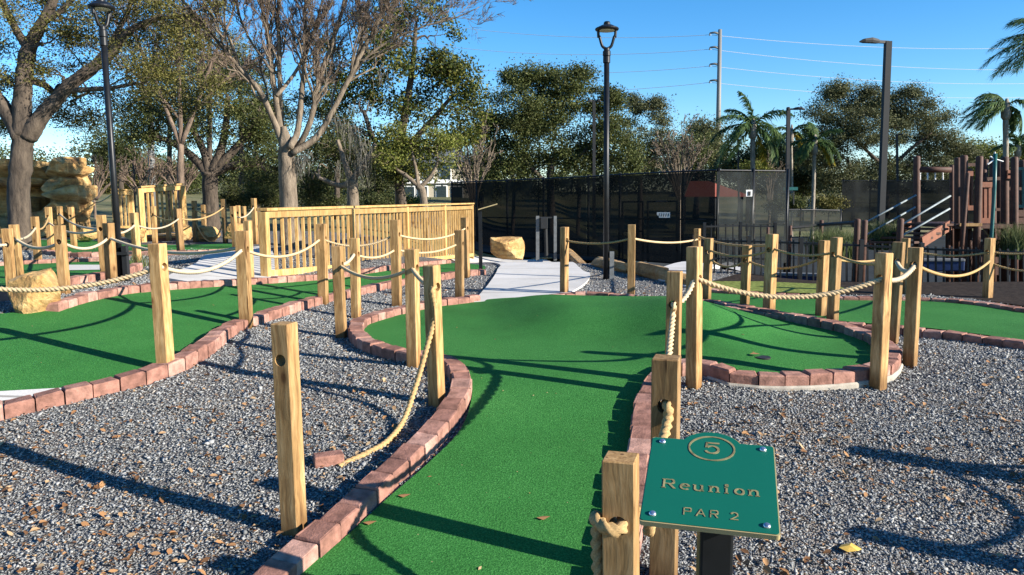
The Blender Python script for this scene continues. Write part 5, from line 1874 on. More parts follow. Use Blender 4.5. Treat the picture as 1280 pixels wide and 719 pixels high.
# --- large bare tree, left of centre
t2 = bare('bare_tree', 'tall bare grey-barked tree with many upswept limbs and grey moss behind the wooden railing', 14.2,
          [[(362, 262, 12), (360, 225, 10.5), (358, 195, 9.8), (357, 175, 7.5), (355, 158, 2.5)]],
          [[(354, 182, 4.04), (340, 145, 3.75), (322, 110, 3.35), (300, 85, 3.00), (270, 50, 2.43), (240, 15, 1.97), (215, -20, 1.44)],
           [(300, 85, 2.07), (285, 45, 1.73), (262, 5, 1.27), (250, -30, 0.92)],
           [(353, 180, 4.33, .1), (346, 130, 3.46), (340, 90, 3.00), (335, 45, 2.60), (325, 0, 2.07), (315, -40, 1.44)],
           [(352, 160, 3.17, .3), (350, 110, 2.89), (349, 60, 2.54), (348, 10, 2.07), (352, -40, 1.44)],
           [(346, 120, 2.43, -.3), (366, 95, 2.07), (385, 60, 1.73), (398, 20, 1.39), (410, -25, 1.04)],
           [(362, 185, 4.04, -.2), (372, 165, 3.75), (376, 130, 3.46), (380, 85, 2.89), (382, 35, 2.31), (380, -20, 1.61)],
           [(368, 190, 4.04, .2), (385, 160, 3.46), (396, 115, 3.17), (405, 80, 2.77), (420, 40, 2.31), (432, -5, 1.73)],
           [(365, 192, 4.33, -.1), (395, 172, 3.75), (415, 140, 3.35), (438, 95, 2.89), (455, 60, 2.43), (475, 25, 1.97), (495, -15, 1.39)],
           [(438, 95, 2.31, .3), (450, 60, 2.07), (456, 25, 1.73), (465, -20, 1.27)],
           [(425, 118, 1.97, .2), (460, 70, 1.50), (500, 45, 1.21), (540, 30, 0.98), (575, 20, 0.69), (600, 8, 0.46)],
           [(340, 90, 1.73, -.3), (310, 45, 1.39), (295, 5, 1.15), (285, -30, 0.87)]],
          seed=5, bark='palebark', twigm='twig', kids=(18, 13, 10), lenf=.46, rmin=.0034)
moss(t2, [(372, 200, 26, 110, 5), (382, 192, 20, 50, 5), (425, 150, 30, 45, 8), (440, 160, 40, 60, 6), (452, 178, 38, 45, 5), (405, 90, 30, 35, 6), (355, 100, 25, 25, 8), (480, 90, 22, 30, 8), (455, 130, 30, 30, 8)], 14.2, 8)
# --- second live oak, behind the far railing
leafy('live_oak', 'dark spreading live oak with a short forked trunk behind the far railing panel', 21,
      [[(263, 262, 10), (263, 235, 9), (262, 215, 10)],
       [(260, 218, 6), (245, 200, 5), (222, 182, 4.2), (195, 172, 3.2), (160, 172, 2.2)],
       [(262, 215, 6), (255, 190, 4.5), (240, 160, 3.6), (222, 130, 2.6)],
       [(264, 215, 6), (275, 190, 5), (282, 160, 4), (285, 120, 3)],
       [(266, 216, 6), (290, 190, 4.6), (310, 168, 3.6), (330, 140, 2.6)],
       [(266, 218, 5), (295, 205, 3.6), (325, 205, 2.6)]],
      [(165, 165, 30, 16), (200, 150, 35, 22), (235, 130, 36, 26), (275, 110, 40, 30), (310, 130, 36, 28), (335, 160, 30, 26), (330, 195, 28, 18), (240, 165, 25, 15), (300, 165, 22, 16), (190, 178, 26, 10), (310, 90, 36, 26), (240, 90, 36, 26), (345, 215, 22, 22, 2.5), (325, 230, 24, 16, 2.5), (160, 140, 30, 20), (200, 115, 36, 26), (360, 130, 30, 30, 1.5)],
      'leaf_oak', .095, .42, 2.3, 85, 'bark', seed=9, fill=.2, twig=.013, lmul=3.0)
bare('bare_tree', 'twiggy leafless tree behind the two live oaks, its fine branches filling the upper left sky', 19.5,
     [[(228, 262, 5), (226, 220, 4), (226, 180, 3.6)]],
     [[(226, 182, 3), (205, 130, 2.2), (185, 80, 1.7), (160, 30, 1.2), (140, -20, .8)], [(226, 180, 3), (225, 120, 2.2), (222, 60, 1.6), (215, 0, 1.1)], [(227, 180, 3), (250, 120, 2.2), (268, 70, 1.7), (290, 20, 1.2), (300, -20, .8)],
      [(226, 150, 2.2), (190, 110, 1.5), (150, 80, 1.1), (110, 55, .8)], [(235, 150, 2.2), (270, 110, 1.6), (310, 80, 1.2), (340, 60, .8)]],
     seed=51, bark='twig', twigm='twig', kids=(16, 11, 8), lenf=.45, rmin=.005)
# --- broad-leaved tree right of the bare one
leafy('magnolia_tree', 'tall glossy-leaved evergreen tree with a yellowish tinge right of the bare tree', 22,
      [[(505, 262, 7), (500, 235, 6), (497, 205, 5.5), (505, 150, 4.5), (515, 90, 3.5), (520, 30, 2)],
       [(498, 215, 4), (470, 180, 3), (455, 140, 2.4)], [(503, 190, 4), (540, 150, 3), (565, 120, 2)]],
      [(525, 20, 40, 22), (500, 45, 40, 28), (545, 50, 34, 28), (480, 85, 40, 30), (525, 95, 42, 30), (560, 85, 28, 24), (577, 92, 18, 16), (470, 130, 42, 28), (520, 140, 42, 28), (560, 140, 34, 24), (585, 118, 16, 14), (450, 170, 34, 24), (500, 178, 38, 24), (545, 180, 34, 22), (470, 210, 28, 16), (520, 214, 28, 14), (430, 120, 28, 30), (460, 40, 34, 26), (575, 170, 22, 18), (450, 90, 28, 28), (420, 75, 26, 30)],
      'leaf_glossy', .135, .5, 2.1, 85, 'bark', seed=12, aspect=.55, fill=.3)
leafy('young_tree', 'small bright-leaved tree with a forked pale trunk in front of the cream house', 20,
      [[(533, 262, 5), (529, 245, 4.5), (522, 232, 4)], [(523, 233, 3), (508, 220, 2.4), (496, 212, 1.8)], [(526, 234, 3), (540, 218, 2.2), (548, 200, 1.6)], [(523, 232, 2.6), (520, 212, 2), (515, 190, 1.5)]],
      [(492, 200, 20, 13), (515, 185, 22, 14), (545, 192, 20, 13), (535, 170, 18, 12), (500, 178, 18, 11), (560, 178, 14, 10), (497, 166, 13, 9)],
      'leaf_bright', .10, .3, 1.5, 60, 'palebark', seed=14, fill=.2)
t = leafy('mossy_oak', 'dark mossy oak with a leaning pale limb behind the middle of the railing', 20.5,
      [[(442, 262, 8), (441, 240, 7), (440, 225, 7)], [(440, 228, 4), (425, 232, 3.4), (408, 226, 2.6), (398, 222, 2)], [(440, 226, 4.5), (455, 205, 3.4), (470, 180, 2.4)], [(439, 226, 4.5), (430, 200, 3.2), (422, 175, 2.4)]],
      [(405, 205, 24, 18, 1), (425, 180, 26, 18, 1), (455, 190, 24, 18, 1), (395, 175, 24, 18, 1.5), (410, 150, 24, 18, 1.5), (385, 225, 22, 14, 2), (400, 242, 18, 10, 2.5)],
      'leaf_dark', .10, .4, 1.8, 80, 'palebark', seed=16)
moss(t, [(452, 200, 36, 50, 7), (430, 205, 30, 30, 8), (465, 195, 34, 30, 8)], 20, 4)

# --- round oak behind the court fence
leafy('oak_tree', 'broad dense oak rising behind the black windscreen fence at centre', 36,
      [[(690, 250, 5), (688, 228, 4.5), (690, 205, 4)], [(684, 230, 2.6), (650, 195, 2), (630, 165, 1.4)], [(693, 225, 3), (730, 190, 2.2), (755, 160, 1.6)], [(722, 245, 2.4), (724, 225, 2), (718, 200, 1.6)], [(640, 245, 2.4), (642, 222, 2), (630, 200, 1.5)]],
      [(630, 150, 26, 26), (655, 125, 30, 28), (690, 112, 32, 26), (722, 125, 30, 28), (752, 145, 28, 26), (775, 165, 22, 22), (612, 180, 22, 24), (650, 170, 32, 26), (695, 160, 36, 28), (740, 180, 32, 24), (620, 208, 24, 16), (660, 205, 30, 16), (705, 200, 30, 16), (750, 205, 28, 14), (640, 100, 16, 12), (680, 92, 14, 10), (605, 150, 14, 16), (785, 200, 20, 16), (765, 125, 10, 10), (630, 225, 24, 14), (670, 226, 28, 14), (715, 226, 30, 14), (765, 225, 26, 14), (725, 95, 10, 8), (660, 95, 12, 9)],
      'leaf_oak', .135, .62, 3.0, 90, 'bark', seed=21, fill=.02, aspect=.55, twig=.02, lmul=5.2)
leafy('oak_tree', 'feathery lighter oak to the right of the dense one behind the windscreen fence', 40,
      [[(800, 248, 3.5), (800, 225, 3), (798, 200, 2.6)], [(800, 215, 2), (825, 190, 1.4)], [(799, 215, 2), (780, 185, 1.4)]],
      [(790, 150, 20, 16), (812, 140, 18, 12), (830, 158, 16, 14), (800, 175, 30, 18), (835, 185, 20, 18), (815, 205, 28, 16), (785, 205, 24, 16), (845, 205, 18, 14), (790, 128, 7, 8), (820, 130, 6, 6)],
      'leaf_grey', .13, .5, 2.6, 70, 'bark', seed=23, fill=.05, lmul=4.6)
# --- big oak at right
leafy('oak_tree', 'wide grey-green oak behind the tall area light at right', 52,
      [[(1108, 250, 4.5), (1108, 230, 4), (1110, 205, 4)], [(1108, 212, 2.5), (1085, 190, 2), (1060, 165, 1.4)], [(1112, 212, 2.5), (1140, 185, 2), (1165, 165, 1.4)], [(1068, 250, 2.6), (1066, 228, 2.2), (1060, 200, 1.6)]],
      [(1030, 150, 24, 20), (1055, 135, 26, 18), (1085, 130, 28, 18), (1115, 128, 26, 16), (1145, 138, 28, 18), (1172, 155, 24, 18), (1190, 175, 20, 16), (1020, 185, 22, 22), (1055, 175, 32, 22), (1100, 168, 32, 22), (1145, 175, 32, 20), (1050, 210, 28, 16), (1090, 208, 26, 14), (1145, 208, 32, 14), (1185, 205, 26, 14), (1040, 120, 8, 8), (1052, 112, 5, 6), (1090, 112, 10, 7), (1135, 118, 10, 7), (1205, 190, 16, 14), (1030, 225, 26, 14), (1075, 228, 28, 12), (1120, 226, 28, 14), (1170, 226, 28, 14), (1005, 205, 18, 20), (1075, 150, 30, 18), (1130, 155, 28, 18)],
      'leaf_grey', .17, .75, 3.0, 80, 'bark', seed=27, fill=.02, lmul=5.4)
# --- far rows
rows = [(60, 235, 46, 44, 34, 'leaf_olive', 'far olive tree crown between the rock outcrop and the left trunk'), (-15, 215, 52, 40, 36, 'leaf_oak', 'far tree behind the left edge of the rock outcrop'),
        (135, 225, 60, 42, 22, 'leaf_olive', 'low far tree behind the left lamp post'), (215, 222, 60, 40, 22, 'leaf_oak', 'low far tree right of the concrete pole'),
        (300, 222, 46, 42, 40, 'leaf_dark', 'dark far tree right of the dark oak trunk'), (350, 225, 42, 36, 46, 'leaf_dark', 'dark far tree directly behind the bare tree trunk'),
        (410, 225, 44, 34, 44, 'leaf_dark', 'dark far tree between the bare tree and the mossy oak'), (470, 222, 48, 34, 44, 'leaf_dark', 'dark far tree behind the thin black light pole'),
        (600, 215, 56, 26, 36, 'leaf_dark', 'dark far tree just right of the cream house'), (870, 200, 60, 36, 30, 'leaf_oak', 'far tree behind the pale brown bare shrub'),
        (890, 180, 64, 24, 30, 'leaf_grey', 'far tree touching the foot of the steel utility pole'), (925, 215, 56, 30, 26, 'leaf_dark', 'dark far tree below the tall palm'), (968, 205, 56, 30, 40, 'leaf_dark', 'dark far tree between the two palms'),
        (1000, 212, 60, 24, 34, 'leaf_dark', 'dark far tree behind the short palm'), (1225, 205, 62, 32, 30, 'leaf_bright', 'yellowish far tree left of the windswept palm'), (1275, 215, 62, 30, 26, 'leaf_olive', 'far tree at the right edge under the palms'), (1330, 205, 62, 40, 40, 'leaf_oak', 'far tree just beyond the right edge'),
        (260, 60, 27, 60, 50, 'leaf_olive', 'tall dim tree behind the upper left limbs of the bare tree'), (320, 190, 40, 50, 40, 'leaf_dark', 'dark far tree between the second live oak and the bare trunk'), (300, 120, 32, 60, 60, 'leaf_oak', 'tall dim tree behind the left limbs of the bare tree'), (210, 130, 34, 60, 50, 'leaf_olive', 'tall dim tree behind the second live oak'), (420, 150, 30, 40, 60, 'leaf_oak', 'tall dim tree between the bare limbs and the glossy evergreen'), (150, 190, 44, 36, 30, 'leaf_dark', 'dark far tree low behind the oak boughs at left')]
for i, (px, py, Y, rx, ry, lm, lbl) in enumerate(rows):
    rs = random.Random(i*7+1)
    bl = [(px+rs.uniform(-.7, .7)*rx, py+rs.uniform(-.75, .55)*ry, rx*rs.uniform(.35, .55), ry*rs.uniform(.3, .5)) for _ in range(9)]
    bl += [(px, py-ry*.1, rx*.6, ry*.5), (px, py+ry*.6, rx*.75, ry*.35)]
    leafy('background_tree', lbl, Y, [[(px, 252, 3.2), (px+2, py+ry*.4, 2.6), (px, py, 2)], [(px, py+ry*.5, 1.8), (px-rx*.4, py, 1.2)], [(px, py+ry*.5, 1.8), (px+rx*.4, py, 1.2)]],
          bl, lm, .0038*Y, .018*Y, 1.9, 70, 'bark', seed=100+i, group='trees beyond the courts', fill=.35)


# --- the far wood closing the view, one mass
def woods():
    r_ = np.random.default_rng(5)
    cs = []
    for px in np.arange(-140, 1440, 5.0):
        Yw = 88+r_.uniform(-3, 6)
        hgt = 52+10*math.sin(px*.021)+7*math.sin(px*.063+1)+r_.uniform(-6, 6)
        for _ in range(5):
            cs.append(W(px+r_.uniform(-4, 4), 244-hgt*r_.uniform(0, 1), Yw))
    cs = np.array(cs)
    pts_ = np.repeat(cs, 42, axis=0)+r_.normal(size=(len(cs)*42, 3))*[.55, .7, .45]
    o = leaf_cards('woods', pts_, .34, M['leaf_dark'], None, 9, .55)
    tag(o, 'dark line of far woods closing the view', kind='stuff')


woods()


# --- bare shrubs
def shrub(label, px, Y, stems, seed, twigm='twig', kids=(6, 5, 3), rmin=.009, w=1.6):
    tr = [[(px, 256, w), (px, 250, w*.9)]]
    return bare('bare_shrub', label, Y, tr, stems, seed=seed, bark=twigm, twigm=twigm, kids=kids, levels=3, rmin=rmin, cat='shrub', group='leafless shrubs beyond the fences', lenf=.5, ang=(.2, .6), upb=.3)


def fan(px, py, spread, h, n, seed, w=1.2):
    rs = random.Random(seed)
    out = []
    for i in range(n):
        u = (i+.5)/n*2-1+rs.uniform(-.1, .1)
        hh = h*(1-.25*u*u)*rs.uniform(.75, 1.05)
        out.append([(px+u*3, py, w), (px+u*spread*.4, py-hh*.45, w*.8), (px+u*spread*.8, py-hh*.8, w*.55), (px+u*spread, py-hh, w*.3)])
    return out


shrub('pale brown leafless shrub spreading above the left end of the windscreen fence', 592, 30, fan(592, 252, 34, 95, 11, 1), 31, 'palebark')
shrub('fan-shaped straw-coloured leafless shrub above the court gate', 850, 38, fan(850, 250, 34, 80, 14, 2), 32, 'palebark', rmin=.013)
shrub('purplish leafless shrub right of the rock outcrop', 118, 30, fan(118, 250, 40, 50, 12, 3), 33)
shrub('purplish leafless shrub around the concrete pole', 180, 31, fan(180, 250, 40, 54, 12, 4), 34)
shrub('purplish leafless shrub between the concrete pole and the oak trunk', 225, 30, fan(225, 250, 32, 48, 10, 5), 35)
shrub('thin leafless bush in front of the palms', 962, 46, fan(962, 252, 12, 55, 8, 6), 36, 'palebark')


# --- evergreen bushes
def bush(label, px, py, rx, ry, Y, lm, seed):
    rs = random.Random(seed)
    bl = [(px+rs.uniform(-.55, .55)*rx, py+rs.uniform(-.5, .4)*ry, rx*.5, ry*.55) for _ in range(6)]
    leafy('bush', label, Y, [[(px, py+ry, .8), (px, py+ry*.4, .6), (px, py, .5)]], bl, lm, .0034*Y, .011*Y, 1.8, 70, 'bark', seed=seed, cat='bush', group='bushes along the lawns', twig=.01)


bush('low round bush on the lawn just left of the short palm', 985, 256, 26, 9, 42, 'leaf_oak', 41)
bush('low bush on the lawn right of the cream utility box', 1036, 256, 18, 8, 42, 'leaf_olive', 42)
bush('clipped bush at the foot of the tall palm', 945, 211, 16, 7, 44, 'leaf_bright', 43)
bush('low hedge bush in front of the cream house', 505, 255, 26, 6, 40, 'leaf_bright', 44)
bush('dark bush behind the left end of the near railing', 340, 248, 34, 14, 26, 'leaf_dark', 45)
bush('dark bush behind the oak trunk', 300, 246, 26, 14, 27, 'leaf_dark', 46)
bush('dark bush behind the middle of the near railing', 408, 252, 34, 12, 30, 'leaf_dark', 47)
bush('dark bush behind the right part of the near railing', 470, 254, 30, 10, 30, 'leaf_dark', 48)
bush('dark bush in front of the far court windscreen', 1020, 230, 30, 14, 60, 'leaf_dark', 49)
bush('dark bush among the trees left of the far oak', 1005, 225, 20, 20, 56, 'leaf_dark', 50)


def reeds(label, px, py, wpx, hpx, Y, n, seed):
    r_ = np.random.default_rng(seed)
    k = Y/F
    c = W(px, py, Y); c[2] = max(c[2]-.2, float(T(c[0], c[1]))-.05)
    V = []; Fc = []
    for _ in range(n):
        b_ = c+np.array([r_.uniform(-.5, .5)*wpx*k, r_.uniform(-.4, .4), 0])
        h_ = hpx*k*r_.uniform(.6, 1.15)+.2
        ln = r_.normal(size=2)*.22*h_
        a = r_.uniform(0, PI); wv = np.array([math.cos(a), math.sin(a), 0])*.009
        o = len(V)
        for t in (0, .4, .75, 1):
            p = b_+np.array([ln[0]*t*t, ln[1]*t*t, h_*t*(1-.15*t)])
            V += [p-wv*(1-t*.9), p+wv*(1-t*.9)]
        for i in range(3): Fc.append((o+2*i, o+2*i+1, o+2*i+3, o+2*i+2))
    o = link_mesh('ornamental_grass', V, Fc, M['reed'], base=c)
    tag(o, label, 'grass clump', 'clumps of tall grass by the play structure')


reeds('tall green grass clump left of the paired log bollards', 1040, 312, 46, 34, 14.5, 700, 1)
reeds('tall green grass clump between the paired bollards and the play stairs', 1100, 300, 34, 30, 16.5, 600, 2)
reeds('tall green grass clump right of the climbing pole', 1275, 310, 40, 36, 15.0, 600, 3)
reeds('small weed tuft on the kerb right of the left lamp post', 168, 342, 12, 8, 9.5, 60, 4)


# --- palms
def palm(label, Y, base_px, top_px, trunk_px, fronds, seed, flen, lean=(0, 0), yellow=()):
    """fronds: list of (azimuth in the picture plane -180..180 as seen: 0 right, 90 up, 180 left, sideways depth -1..1, length factor, droop)"""
    r_ = np.random.default_rng(seed)
    b_ = W(*base_px, Y); t_ = W(*top_px, Y)
    g = float(T(b_[0], b_[1]))
    root = thing('palm_tree', label, 'palm tree', (b_[0], b_[1], g), 'palm trees beyond the courts')
    k = Y/F
    r0 = trunk_px*k/2
    mb = MB()
    P = np.array([[b_[0], b_[1], g-.2], b_*.5+t_*.5+[.02, 0, 0], t_])
    P[1][2] = (g+t_[2])/2
    P = catmull(P, 10)
    rr = np.full(len(P), r0)*(1+.05*np.sin(np.arange(len(P))*2.1)); rr[:3] *= 1.15
    mb.tube(P, rr, 12)
    mb.lathe(t_-[0, 0, .1], [(r0*.9, 0), (r0*1.7, .15), (r0*1.8, .4), (r0*1.2, .8), (r0*.5, 1.1)], 12)
    mb.build('trunk', M['palmbark'], root, smooth=True)
    crown = t_+[0, 0, .55]
    for i, (az, dp, lf, dr) in enumerate(fronds):
        a = math.radians(az)
        d = np.array([math.cos(a), dp, math.sin(a)]); d /= np.linalg.norm(d)
        L_ = flen*lf
        n = 34
        pts_ = []
        p = crown.copy(); v = d.copy()
        for s_ in range(n):
            pts_.append(p.copy())
            p = p+v*L_/n
            v = v+np.array([lean[0]*.02, lean[1]*.02, -dr*2.2/n]); v /= np.linalg.norm(v)
        pts_ = np.array(pts_)
        V = []; Fc = []
        tan = np.gradient(pts_, axis=0); tan /= np.linalg.norm(tan, axis=1)[:, None]
        # rachis
        U, Vv = frames(pts_)
        for s_ in range(2, n):
            u_ = s_/n
            ll = L_*.30*(math.sin(PI*min(1, u_*.9+.08))**.6)*r_.uniform(.8, 1.1)
            for sg in (-1, 1):
                for q in range(2):
                    sd_ = np.cross(tan[s_], [0, 0, 1.0]); nn_ = np.linalg.norm(sd_)
                    sd_ = sd_/nn_ if nn_ > .1 else U[s_]
                    dirn = sd_*sg*.75+tan[s_]*.65+np.array([lean[0]*.35, lean[1]*.3, -.28+r_.normal()*.22])+r_.normal(size=3)*.10
                    dirn /= np.linalg.norm(dirn)
                    p0 = pts_[s_]+tan[s_]*q*L_/n*.5
                    p1 = p0+dirn*ll*.55
                    p2 = p1+(dirn+np.array([lean[0]*.25, 0, -.55]))*ll*.42
                    wv = tan[s_]*.030*(Y/40)
                    o = len(V)
                    V += [p0-wv, p0+wv, p1+wv*.8, p1-wv*.8, p2]
                    Fc += [(o, o+1, o+2, o+3), (o+3, o+2, o+4)]
        mbf = MB(); mbf.tube(pts_, np.linspace(.035, .008, n)*(Y/40), 5, cap=False)
        o = len(V)
        V += mbf.v; Fc += [tuple(j+o for j in f) for f in mbf.f]
        link_mesh('frond', V, Fc, M['frond_yellow' if i in yellow else 'frond'], root)
    return root


palm('tall palm with drooping fronds right of the steel utility pole', 42, (941, 262), (941, 172), 6.0,
     [(170, -.3, .9, .9), (150, .4, .9, .8), (130, -.2, .85, .7), (92, 0, .75, 1.0), (108, .3, .7, .7), (60, -.3, .85, .9), (40, .4, .9, 1.0), (20, -.3, .95, 1.1), (0, .3, .9, .9), (-25, -.3, .9, .7), (-50, .2, .8, .4), (200, .3, .9, .7), (215, -.3, .8, .5), (75, .6, .8, .9), (140, -.7, .8, 1.0), (185, .1, 1.0, 1.0), (-5, -.6, .9, 1.3)], 1, 2.9, (-.35, 0), yellow=(10,))
palm('shorter palm with one yellow frond left of the big oak', 41, (1016, 262), (1018, 192), 4.6,
     [(165, -.3, .8, .9), (140, .4, .8, .8), (110, -.2, .7, .7), (90, .2, .7, .8), (65, -.3, .8, .8), (40, .4, .9, 1.0), (20, -.3, .9, 1.0), (0, .3, .8, .9), (-20, -.3, .8, .6), (195, .3, .8, .8), (210, -.3, .7, .5), (-10, -.1, .75, 1.0), (15, -.7, .8, 1.2), (155, -.8, .8, 1.1)], 2, 2.0, (-.1, 0), yellow=(8, 11))
palm('windswept palm with fronds blown left behind the play structure', 40, (1259, 262), (1257, 148), 6.2,
     [(168, -.2, .95, .8), (155, .3, .95, .8), (145, -.4, .95, .8), (135, .2, .9, .9), (120, -.1, .8, .9), (180, .3, .85, .7), (195, -.2, .8, .5), (100, .2, .7, 1.1), (60, -.2, .7, 1.8), (30, .3, .7, 1.8), (10, -.3, .7, 1.6), (-20, .2, .6, 1.0), (172, -.6, .9, .9), (160, .7, .9, .9)], 3, 2.6, (-1.0, 0))
palm('tall palm mostly beyond the right edge, fronds hanging into the sky', 26, (1312, 262), (1312, 78), 9,
     [(165, -.2, 1, .8), (152, .3, 1, .8), (140, -.4, 1, .8), (128, .2, .9, .9), (110, -.1, .9, .9), (180, .3, .9, .7), (190, -.2, .9, .5), (90, .2, .8, 1.1), (50, -.2, .8, 1.6), (20, .3, .8, 1.4), (160, -.7, 1, .9)], 4, 2.3, (-1.0, 0))
palm('small palm seen low between the posts at the right edge', 48, (1268, 262), (1272, 196), 4.4,
     [(165, -.3, .8, .9), (140, .4, .8, .8), (110, -.2, .7, .7), (70, .2, .7, .8), (45, -.3, .8, .8), (20, .4, .9, 1.0), (0, -.3, .9, 1.0), (190, .3, .8, .8)], 5, 2.2, (-.2, 0))
palm('slim palm trunk standing right behind the two-headed area light', 44, (991, 262), (989, 178), 3.2,
     [(165, -.3, .6, .9), (120, .4, .6, .8), (60, -.2, .6, .9), (20, .2, .6, 1.0), (-15, .3, .6, .7), (195, .3, .6, .8)], 6, 2.0, (-.2, 0), yellow=(4,))

# ------------------------------------------------------------------ loose gravel chips and litter
GREENS = [P_MAIN, P_LEFT, P_BACKRIGHT, P_THIRD, P_PATH, P_RAMP, P_PAD, wedge]


def free_points(n, x0, x1, y0, y1, r_, margin=0.075):
    x = r_.uniform(x0, x1, n); y = r_.uniform(y0, y1, n)
    # keep what the picture can see plus a margin
    ok = (np.abs(x) < y*.72+1.2) & inside(gravel_poly, x, y)
    x, y = x[ok], y[ok]
    ok = np.ones(len(x), bool)
    for pl in GREENS: ok &= ~inside(pl, x, y)
    x, y = x[ok], y[ok]
    for q in KQ:
        ok = np.ones(len(x), bool)
        for i in range(0, len(q)):
            ok &= (x-q[i, 0])**2+(y-q[i, 1])**2 > margin**2
        x, y = x[ok], y[ok]
    return x, y


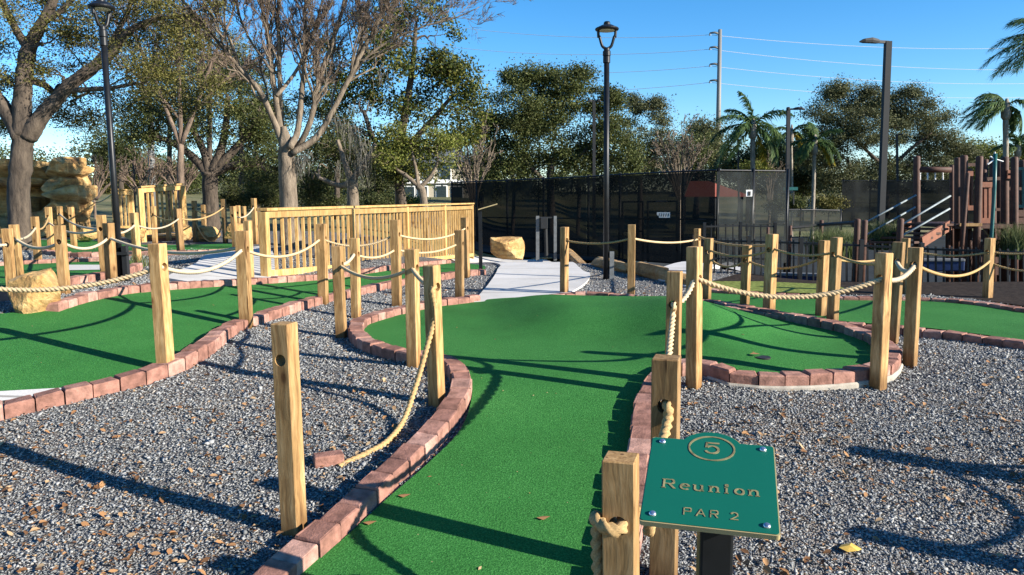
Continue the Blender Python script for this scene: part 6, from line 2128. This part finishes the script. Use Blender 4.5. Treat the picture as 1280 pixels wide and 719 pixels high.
def scatter_chips():
    r_ = np.random.default_rng(77)
    X = []; Y = []; Sz = []
    for (y0, y1, xw, dens, sz) in ((1.0, 3.2, 3.2, 7500, .0074), (3.2, 4.6, 4.2, 6200, .0080), (4.6, 6.5, 5.5, 3600, .0098), (6.5, 9.0, 7.5, 2000, .0112), (9, 13, 9, 700, .0125)):
        x, y = free_points(int(dens*(y1-y0)*2*xw), -xw, xw, y0, y1, r_)
        X.append(x); Y.append(y); Sz.append(np.full(len(x), sz))
    x = np.concatenate(X); y = np.concatenate(Y); s = np.concatenate(Sz)*r_.lognormal(0, .28, len(x))
    n = len(x)
    z = gravel_z(x, y)+r_.uniform(.0, .007, n)
    # six-point angular chips
    base = np.array([[1, 0, 0], [-1, 0, 0], [0, 1, 0], [0, -1, 0], [0, 0, 1], [0, 0, -1]], float)
    V = base[None]*r_.uniform(.55, 1.25, (n, 6, 1))+r_.normal(size=(n, 6, 3))*.22
    V *= np.stack([r_.uniform(.8, 1.5, n), r_.uniform(.6, 1.0, n), r_.uniform(.16, .36, n)], 1)[:, None, :]
    # random rotation
    q = r_.normal(size=(n, 4)); q[:, 0] += 5.0; q /= np.linalg.norm(q, axis=1)[:, None]
    a, b, c, d = q.T
    Rt = np.stack([np.stack([a*a+b*b-c*c-d*d, 2*(b*c-a*d), 2*(b*d+a*c)], -1), np.stack([2*(b*c+a*d), a*a-b*b+c*c-d*d, 2*(c*d-a*b)], -1), np.stack([2*(b*d-a*c), 2*(c*d+a*b), a*a-b*b-c*c+d*d], -1)], 1)
    yaw = r_.uniform(0, 2*PI, n); cy, sy = np.cos(yaw), np.sin(yaw)
    V = np.einsum('nij,nkj->nki', Rt, V)
    V = np.stack([V[..., 0]*cy[:, None]-V[..., 1]*sy[:, None], V[..., 0]*sy[:, None]+V[..., 1]*cy[:, None], V[..., 2]], -1)
    V = V*s[:, None, None]+np.stack([x, y, z], 1)[:, None, :]
    tri = np.array([[0, 2, 4], [2, 1, 4], [1, 3, 4], [3, 0, 4], [2, 0, 5], [1, 2, 5], [3, 1, 5], [0, 3, 5]])
    Fq = (np.arange(n)[:, None, None]*6+tri[None]).reshape(-1, 3)
    o = link_mesh('gravel', V.reshape(-1, 3), Fq, M['chip'])
    tag(o, kind='stuff')
    print('chips', n)
    # leaf litter, thicker in drifts
    xs = []; ys = []
    for (y0, y1, xw, dens) in ((1.0, 4.5, 3.6, 900), (4.5, 9, 6, 280), (9, 13, 8, 40)):
        x, y = free_points(int(dens*(y1-y0)*2*xw), -xw, xw, y0, y1, r_)
        f_ = .5+.5*np.sin(x*2.1+1.3*np.sin(y*1.7)+.6)*np.sin(y*2.6+x*.8)
        f_ = .06+.42*f_**1.6+.85*np.exp(-((x+1.7)/.9)**2-((y-2.7)/.7)**2)+.25*np.exp(-((x+1.0)/.6)**2-((y-4.2)/.9)**2)+.3*np.exp(-((x-1.3)/.7)**2-((y-4.0)/.5)**2)
        k = r_.uniform(0, 1, len(x)) < f_
        xs.append(x[k]); ys.append(y[k])
    x = np.concatenate(xs); y = np.concatenate(ys); n = len(x)
    # a few strays on the turf
    z = gravel_z(x, y)+.014
    sz = r_.uniform(.005, .012, n)+.010*(r_.uniform(0, 1, n) < .2)
    a = r_.uniform(0, 2*PI, n)
    d = np.stack([np.cos(a), np.sin(a), r_.normal(size=n)*.3], 1); e_ = np.stack([-np.sin(a), np.cos(a), r_.normal(size=n)*.35], 1)
    c = np.stack([x, y, z], 1)
    lift = np.array([0, 0, 1.0])*r_.uniform(.0, .45, n)[:, None]*sz[:, None]
    q = sz[:, None]
    V = np.stack([c-d*q, c-d*q*.35+e_*q*.55+lift, c+d*q*.4+e_*q*.5+lift, c+d*q*1.1, c+d*q*.4-e_*q*.5+lift, c-d*q*.35-e_*q*.55+lift], 1).reshape(-1, 3)
    Fq = (np.arange(n)[:, None, None]*6+np.array([[0, 1, 2, 3], [0, 3, 4, 5]])[None]).reshape(-1, 4)
    o = link_mesh('leaf_litter', V, Fq, M['litter'])
    tag(o, kind='stuff')


scatter_chips()
for px, py, lbl in ((345, 668, None), (505, 621, 'small tan leaf on the green beside the S-shaped kerb, upper one'), (462, 655, 'small tan leaf on the green beside the S-shaped kerb, lower one'), (679, 649, 'tiny leaf speck on the open green left of the near post')):
    if lbl is None: continue
    e = at(px, py, .03); e[2] = float(green_z(e[0], e[1]))+.004
    mb = MB(); mb.add([e+[-.03, 0, .004], e+[0, -.018, .0], e+[.032, .004, .008], e+[0, .018, .003]], [(0, 1, 2, 3)])
    tag(mb.build('fallen_leaf', M['litter'], base=e), lbl, 'leaf', 'stray leaves on the near green')


def turf_debris():
    r_ = np.random.default_rng(404)
    pts_ = []
    for pl, x0, x1, y0, y1, n in ((P_MAIN, -1.6, 3.2, 1.5, 8.5, 420), (P_LEFT, -6, 0, 4.5, 9, 320)):
        x = r_.uniform(x0, x1, n); y = r_.uniform(y0, y1, n)
        k = inside(pl, x, y)
        pts_.append(np.stack([x[k], y[k]], 1))
    p = np.vstack(pts_); n = len(p)
    z = green_z(p[:, 0], p[:, 1])+.004
    sz = r_.uniform(.002, .006, n)+.007*(r_.uniform(0, 1, n) < .06)
    a = r_.uniform(0, 2*PI, n)
    d = np.stack([np.cos(a), np.sin(a), r_.normal(size=n)*.2], 1)*sz[:, None]; e_ = np.stack([-np.sin(a), np.cos(a), r_.normal(size=n)*.3], 1)*sz[:, None]*.5
    c = np.stack([p[:, 0], p[:, 1], z], 1)
    V = np.stack([c-d, c+e_, c+d, c-e_], 1).reshape(-1, 3)
    tag(link_mesh('leaf_litter', V, np.arange(n*4).reshape(n, 4), M['litter']), kind='stuff')


turf_debris()
